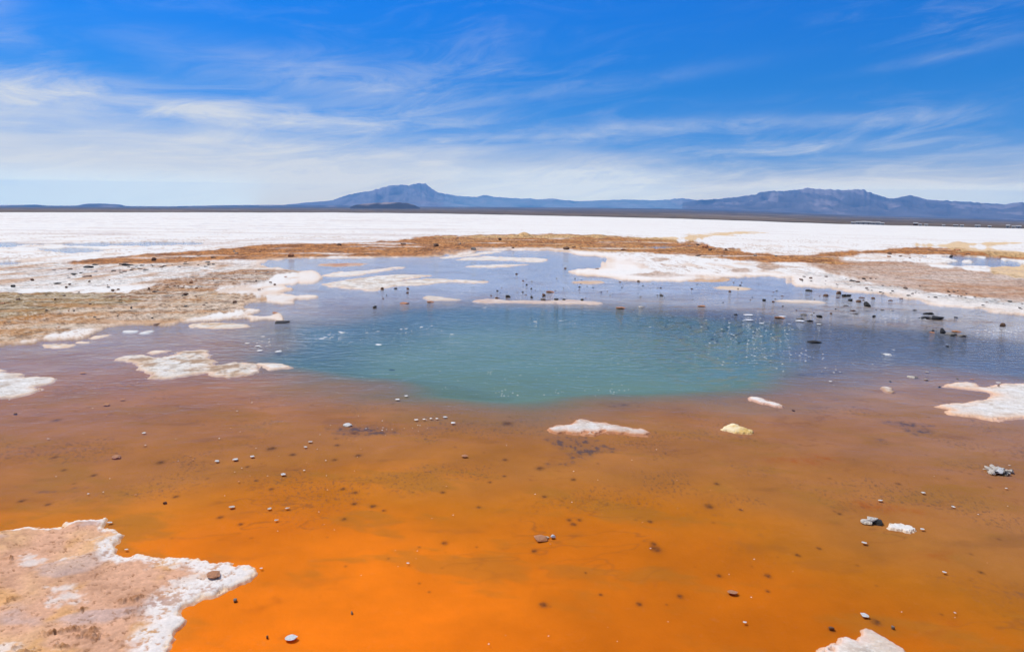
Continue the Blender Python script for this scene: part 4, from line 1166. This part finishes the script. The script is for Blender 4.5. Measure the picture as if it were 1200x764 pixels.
def litter(n, poly, kinds, wrange, label, group, cat, shape=None, hk=0.8, on_land=None, name='pebble'):
    pp = np.array(poly, float)
    lo, hi = pp.min(0), pp.max(0)
    done = 0
    for _ in range(n * 30):
        if done >= n:
            break
        a, b = rnd.uniform(lo[0], hi[0]), rnd.uniform(lo[1], hi[1])
        if sdf(np.array([a]), np.array([b]), pp)[0] < 0:
            continue
        if on_land is not None and (inside(gp(a, b)) < 0) != on_land:
            continue
        stone(a, b, rnd.uniform(*wrange), rnd.choice(kinds), label, group, shape or rnd.choice(['lump', 'slab']), hk, name=name, dz=0.05 if on_land else 0.0, cat=cat)
        done += 1


litter(75, [(520, 325), (720, 322), (860, 328), (930, 330), (1010, 348), (1030, 365), (960, 368), (860, 356), (760, 348), (640, 350), (540, 349)], ['black', 'brown', 'brown', 'grey'], (1.3, 3.0),
       'tiny dark pebble scattered in the shallow water beyond the pool', 'tiny dark pebbles in the far shallows', 'pebble', on_land=False)
litter(60, [(930, 322), (1000, 325), (1200, 355), (1200, 368), (1100, 355), (1000, 342), (935, 334)], ['black', 'grey', 'brown'], (1.5, 4.5),
       'small dark clod on the white rim of the right bank', 'small dark clods on the right bank', 'clod', 'slab', 1.0, True, 'clod')
litter(45, [(60, 318), (110, 312), (240, 308), (260, 314), (150, 322), (70, 330)], ['black', 'black', 'brown', 'grey'], (1.8, 6),
       'dark flat clod in the row across the white left flat', 'dark clods on the left flat', 'clod', 'slab', 0.7, True, 'clod')
litter(70, [(0, 330), (220, 330), (330, 316), (345, 345), (280, 365), (120, 384), (0, 398)], ['brown', 'brown', 'grey', 'orange', 'black'], (1.5, 5),
       'small rust brown clod on the tan left shore', 'small clods on the left shore', 'clod', None, 0.9, True, 'clod')
litter(45, [(120, 312), (330, 290), (520, 280), (640, 277), (760, 279), (860, 293), (1000, 298), (1100, 293), (1195, 300), (1000, 306), (860, 306), (700, 295), (560, 294), (440, 301), (200, 308)], ['brown', 'orange', 'brown', 'orange', 'grey'], (2.5, 8),
       'rust coloured clod in the strip of dried mud', 'rust clods in the far strip', 'clod', None, 1.0, True, 'clod')
litter(55, [(240, 560), (420, 490), (700, 520), (1000, 540), (1190, 520), (1190, 700), (1100, 755), (960, 740), (700, 755), (380, 755), (310, 690)], ['white', 'pale', 'pale', 'orange'], (1.0, 2.3),
       'tiny pale grain lying in the orange water', 'tiny pale grains in the orange water', 'pebble', None, 0.8, False)
litter(40, [(0, 470), (160, 445), (340, 445), (480, 480), (420, 560), (150, 590), (0, 560)], ['white', 'orange', 'pale'], (1.0, 2.6),
       'tiny salmon grain in the pinkish water at the left', 'tiny grains in the pinkish water', 'pebble', None, 0.7, False)
for px, py, wp, lb in [(103, 326.5, 9, 'largest reddish clod on the white left flat'), (68, 334.5, 8, 'dark flat clod nearest the olive bank'), (133, 319.6, 6, 'red brown clod under the dark clod row'),
                       (150, 312.8, 12, 'longest black clod in the row on the left flat'), (104, 315.4, 11, 'second long black clod in the row on the left flat'), (183, 344.5, 7, 'dark clod on the brown left bank')]:
    stone(px, py, wp, 'black' if 'black' in lb or 'dark' in lb else 'brown', lb, 'dark clods on the left flat', 'slab', 0.75, name='clod', dz=0.04, cat='clod')


# ------------------------------------------------------------------ foam flecks on the water, and sun glitter built as white flecks
def build_foam_glitter():
    rs = np.random.RandomState(9)
    m, t = new_mat('foam')
    co = t.node('ShaderNodeTexCoord').outputs['Object']
    n = t.noise(co, 40.0, 3.0)
    v = t.m('ADD', 0.68, t.m('MULTIPLY', n, 0.25))
    p_ = t.node('ShaderNodeBsdfPrincipled', {'Base Color': t.comb(v, v, v), 'Roughness': 0.6})
    t.l.new(p_.outputs[0], t.node('ShaderNodeOutputMaterial').inputs[0])
    spots = [(290, 402.5, 6), (302, 405.5, 7), (304, 411, 8), (326, 412, 8), (308, 394.5, 5), (401, 390, 8), (377, 397, 7), (381, 395.5, 5), (386, 392.5, 4), (399, 389, 5), (444, 404, 9), (430, 390, 4),
             (443, 388.6, 4), (470, 386, 4), (476, 385.5, 4), (494, 383.4, 5), (506, 381.8, 4), (530, 392, 5), (568, 360.5, 4), (627, 377, 5), (657, 376, 4), (488, 492, 5), (497, 491.4, 4), (505, 490.6, 4), (512, 490.6, 4), (531, 495.6, 6),
             (466, 468, 6), (476, 464, 5), (877, 369, 12), (878, 375, 8), (918, 371, 9), (938, 376, 11), (960, 380, 6), (893, 379, 6), (973, 447, 4), (1047, 410, 3)]
    for cx, cy, sx_, sy_, n_, w0 in [(370, 395, 50, 9, 60, 2.5), (470, 392, 60, 12, 35, 2), (640, 376, 50, 4, 18, 2), (740, 420, 40, 6, 12, 2), (590, 460, 14, 5, 12, 2.2), (650, 460, 10, 4, 8, 2), (573, 436, 10, 4, 8, 2),
                                     (890, 384, 70, 11, 70, 3.2), (895, 412, 60, 12, 45, 3.0), (950, 425, 60, 12, 20, 2.6), (1060, 373, 40, 3, 35, 2.6), (1178, 388, 22, 3, 40, 3), (310, 403, 14, 7, 20, 2.4), (720, 460, 40, 8, 14, 2),  # clusters right of the pool model sun glitter as flecks
                                     (620, 440, 110, 14, 25, 1.8), (440, 500, 60, 10, 20, 2)]:
        for _ in range(n_):
            spots.append((cx + rs.normal() * sx_ * 0.6, cy + rs.normal() * sy_ * 0.6, w0 * rs.uniform(0.35, 1.0)))
    V, F_ = [], []
    K = 9
    for px, py, wp in spots:
        q = gp(px, py)
        dq = math.hypot(q[0], q[1], EYE)
        a0 = rs.rand() * 6.28
        r0 = wp * 0.5 / F * dq
        b = len(V)
        V.append((q[0], q[1], 0.005 + 0.06 * r0))
        for i in range(K):
            a = i / K * 6.2832
            rr_ = r0 * rs.uniform(0.65, 1.15)
            V.append((q[0] + rr_ * math.cos(a), q[1] + rr_ * 0.9 * math.sin(a), 0.003))
        for i in range(K):
            F_.append((b, b + 1 + i, b + 1 + (i + 1) % K))
    o = mesh_obj('foam', V, F_, m)
    tag(o, 'white foam flecks on the turquoise pool, some standing in for sun glitter on its ripples', 'foam', kind='stuff')


build_foam_glitter()

# ------------------------------------------------------------------ far village on the right
M_WALL = plain_mat('white_wall', (0.62, 0.60, 0.57))
M_ADOBE = plain_mat('adobe_wall', (0.26, 0.15, 0.10))
M_ROOF = plain_mat('sheet_roof', (0.34, 0.34, 0.35), 0.6)
M_DARK = plain_mat('dark_opening', (0.03, 0.03, 0.035))


def boxv(x0, x1, y0, y1, z0, z1):
    v = [(x0, y0, z0), (x1, y0, z0), (x1, y1, z0), (x0, y1, z0), (x0, y0, z1), (x1, y0, z1), (x1, y1, z1), (x0, y1, z1)]
    f = [(0, 3, 2, 1), (4, 5, 6, 7), (0, 1, 5, 4), (1, 2, 6, 5), (2, 3, 7, 6), (3, 0, 4, 7)]
    return v, f


def house(px, wpx, hpx, label, wall=M_WALL, far=1.06):
    th, _ = pdir(px, 262)
    D, eE, eT = edge_at(np.array([th]))
    D0 = D[0] * 0.998
    s = math.log(far) / math.log(15000 / D0)
    rd = D0 * far
    z = EYE + rd * (eE[0] + (eT[0] - eE[0]) * s) - 0.1
    e = bpy.data.objects.new('house', None)
    COL.objects.link(e)
    e.location = (rd * math.sin(th), rd * math.cos(th), z)
    e.rotation_euler = (0, 0, -th)
    W, H = wpx / F * rd, hpx / F * rd
    Dp = max(3.0, W * 0.6)
    v, f = boxv(-W / 2, W / 2, 0, Dp, -0.5, H * 0.72)
    mesh_obj('wall', v, f, wall, e, False)
    a, b = W / 2 + 0.2, H
    v = [(-a, -0.25, H * 0.70), (a, -0.25, H * 0.70), (a, Dp / 2, b), (-a, Dp / 2, b), (a, Dp + 0.25, H * 0.70), (-a, Dp + 0.25, H * 0.70)]
    mesh_obj('roof', v + [(x_, y_, z_ - 0.12) for x_, y_, z_ in v],
             [(0, 1, 2, 3), (3, 2, 4, 5), (6, 9, 8, 7), (9, 11, 10, 8), (0, 6, 7, 1), (5, 4, 10, 11), (0, 3, 9, 6), (3, 5, 11, 9), (1, 7, 8, 2), (2, 8, 10, 4)], M_ROOF, e, False)
    v, f = boxv(-W * 0.08, W * 0.06, -0.06, 0.02, -0.4, H * 0.55)
    mesh_obj('door', v, f, M_DARK, e, False)
    for q in (-0.32, 0.28):
        v, f = boxv(W * (q - 0.07), W * (q + 0.07), -0.05, 0.02, H * 0.28, H * 0.52)
        mesh_obj('window', v, f, M_DARK, e, False)
    return tag(e, label, 'house', 'houses of the far village on the salt edge')


ordw = ['first', 'second', 'third', 'fourth', 'fifth', 'sixth', 'seventh']
for i, px in enumerate((1000, 1006, 1012, 1018, 1023.5, 1029, 1034)):
    house(px, (4.4, 5, 4, 5, 4.4, 4, 3.4)[i], (2.6, 3.2, 3.6, 3.4, 3.0, 3.3, 2.6)[i], 'far white house, %s from the left in the close row on the salt edge' % ordw[i], far=1.05)
for px, wp, hp_, lb, mt in [(1073, 4, 3.2, 'dark adobe house alone right of the far white row', M_ADOBE), (1078.5, 2.6, 2, 'small white hut just right of the dark adobe house', M_WALL), (1085.5, 3, 2, 'second white hut right of the dark adobe house', M_WALL),
                            (1106, 2.4, 2, 'tiny pale hut midway between far huts and picture edge', M_WALL), (1120, 4, 2, 'low dark adobe hut in the far village', M_ADOBE), (1127.6, 2.8, 2.2, 'white hut right of the low dark adobe hut', M_WALL),
                            (1146, 4.2, 2.4, 'wide white far house with open ground around it', M_WALL), (1160, 2.6, 2.2, 'pale hut right of the wide white far house', M_WALL), (1181.6, 2.8, 3.4, 'tall white far house, first of the last three at right', M_WALL),
                            (1188, 2.4, 2.4, 'small white hut between the last two far houses', M_WALL), (1194, 4, 2.8, 'wide white far house closest to the right picture edge', M_WALL)]:
    house(px, wp, hp_, lb, mt, 1.09)

# ------------------------------------------------------------------ haze
v, f = boxv(-HAZE_FAR, HAZE_FAR, -16500, HAZE_FAR, -60, HAZE_TOP)
hm, t = new_mat('haze')
pv = t.node('ShaderNodeVolumePrincipled', {'Color': (0.12, 0.45, 1.0), 'Density': HAZE, 'Anisotropy': 0.0})
t.l.new(pv.outputs[0], t.node('ShaderNodeOutputMaterial').inputs[1])
hz = mesh_obj('haze', v, f, hm, smooth=False)
tag(hz, kind='stuff')
tag(hz, 'thin blue haze over the salt flat and the far ranges', 'haze')
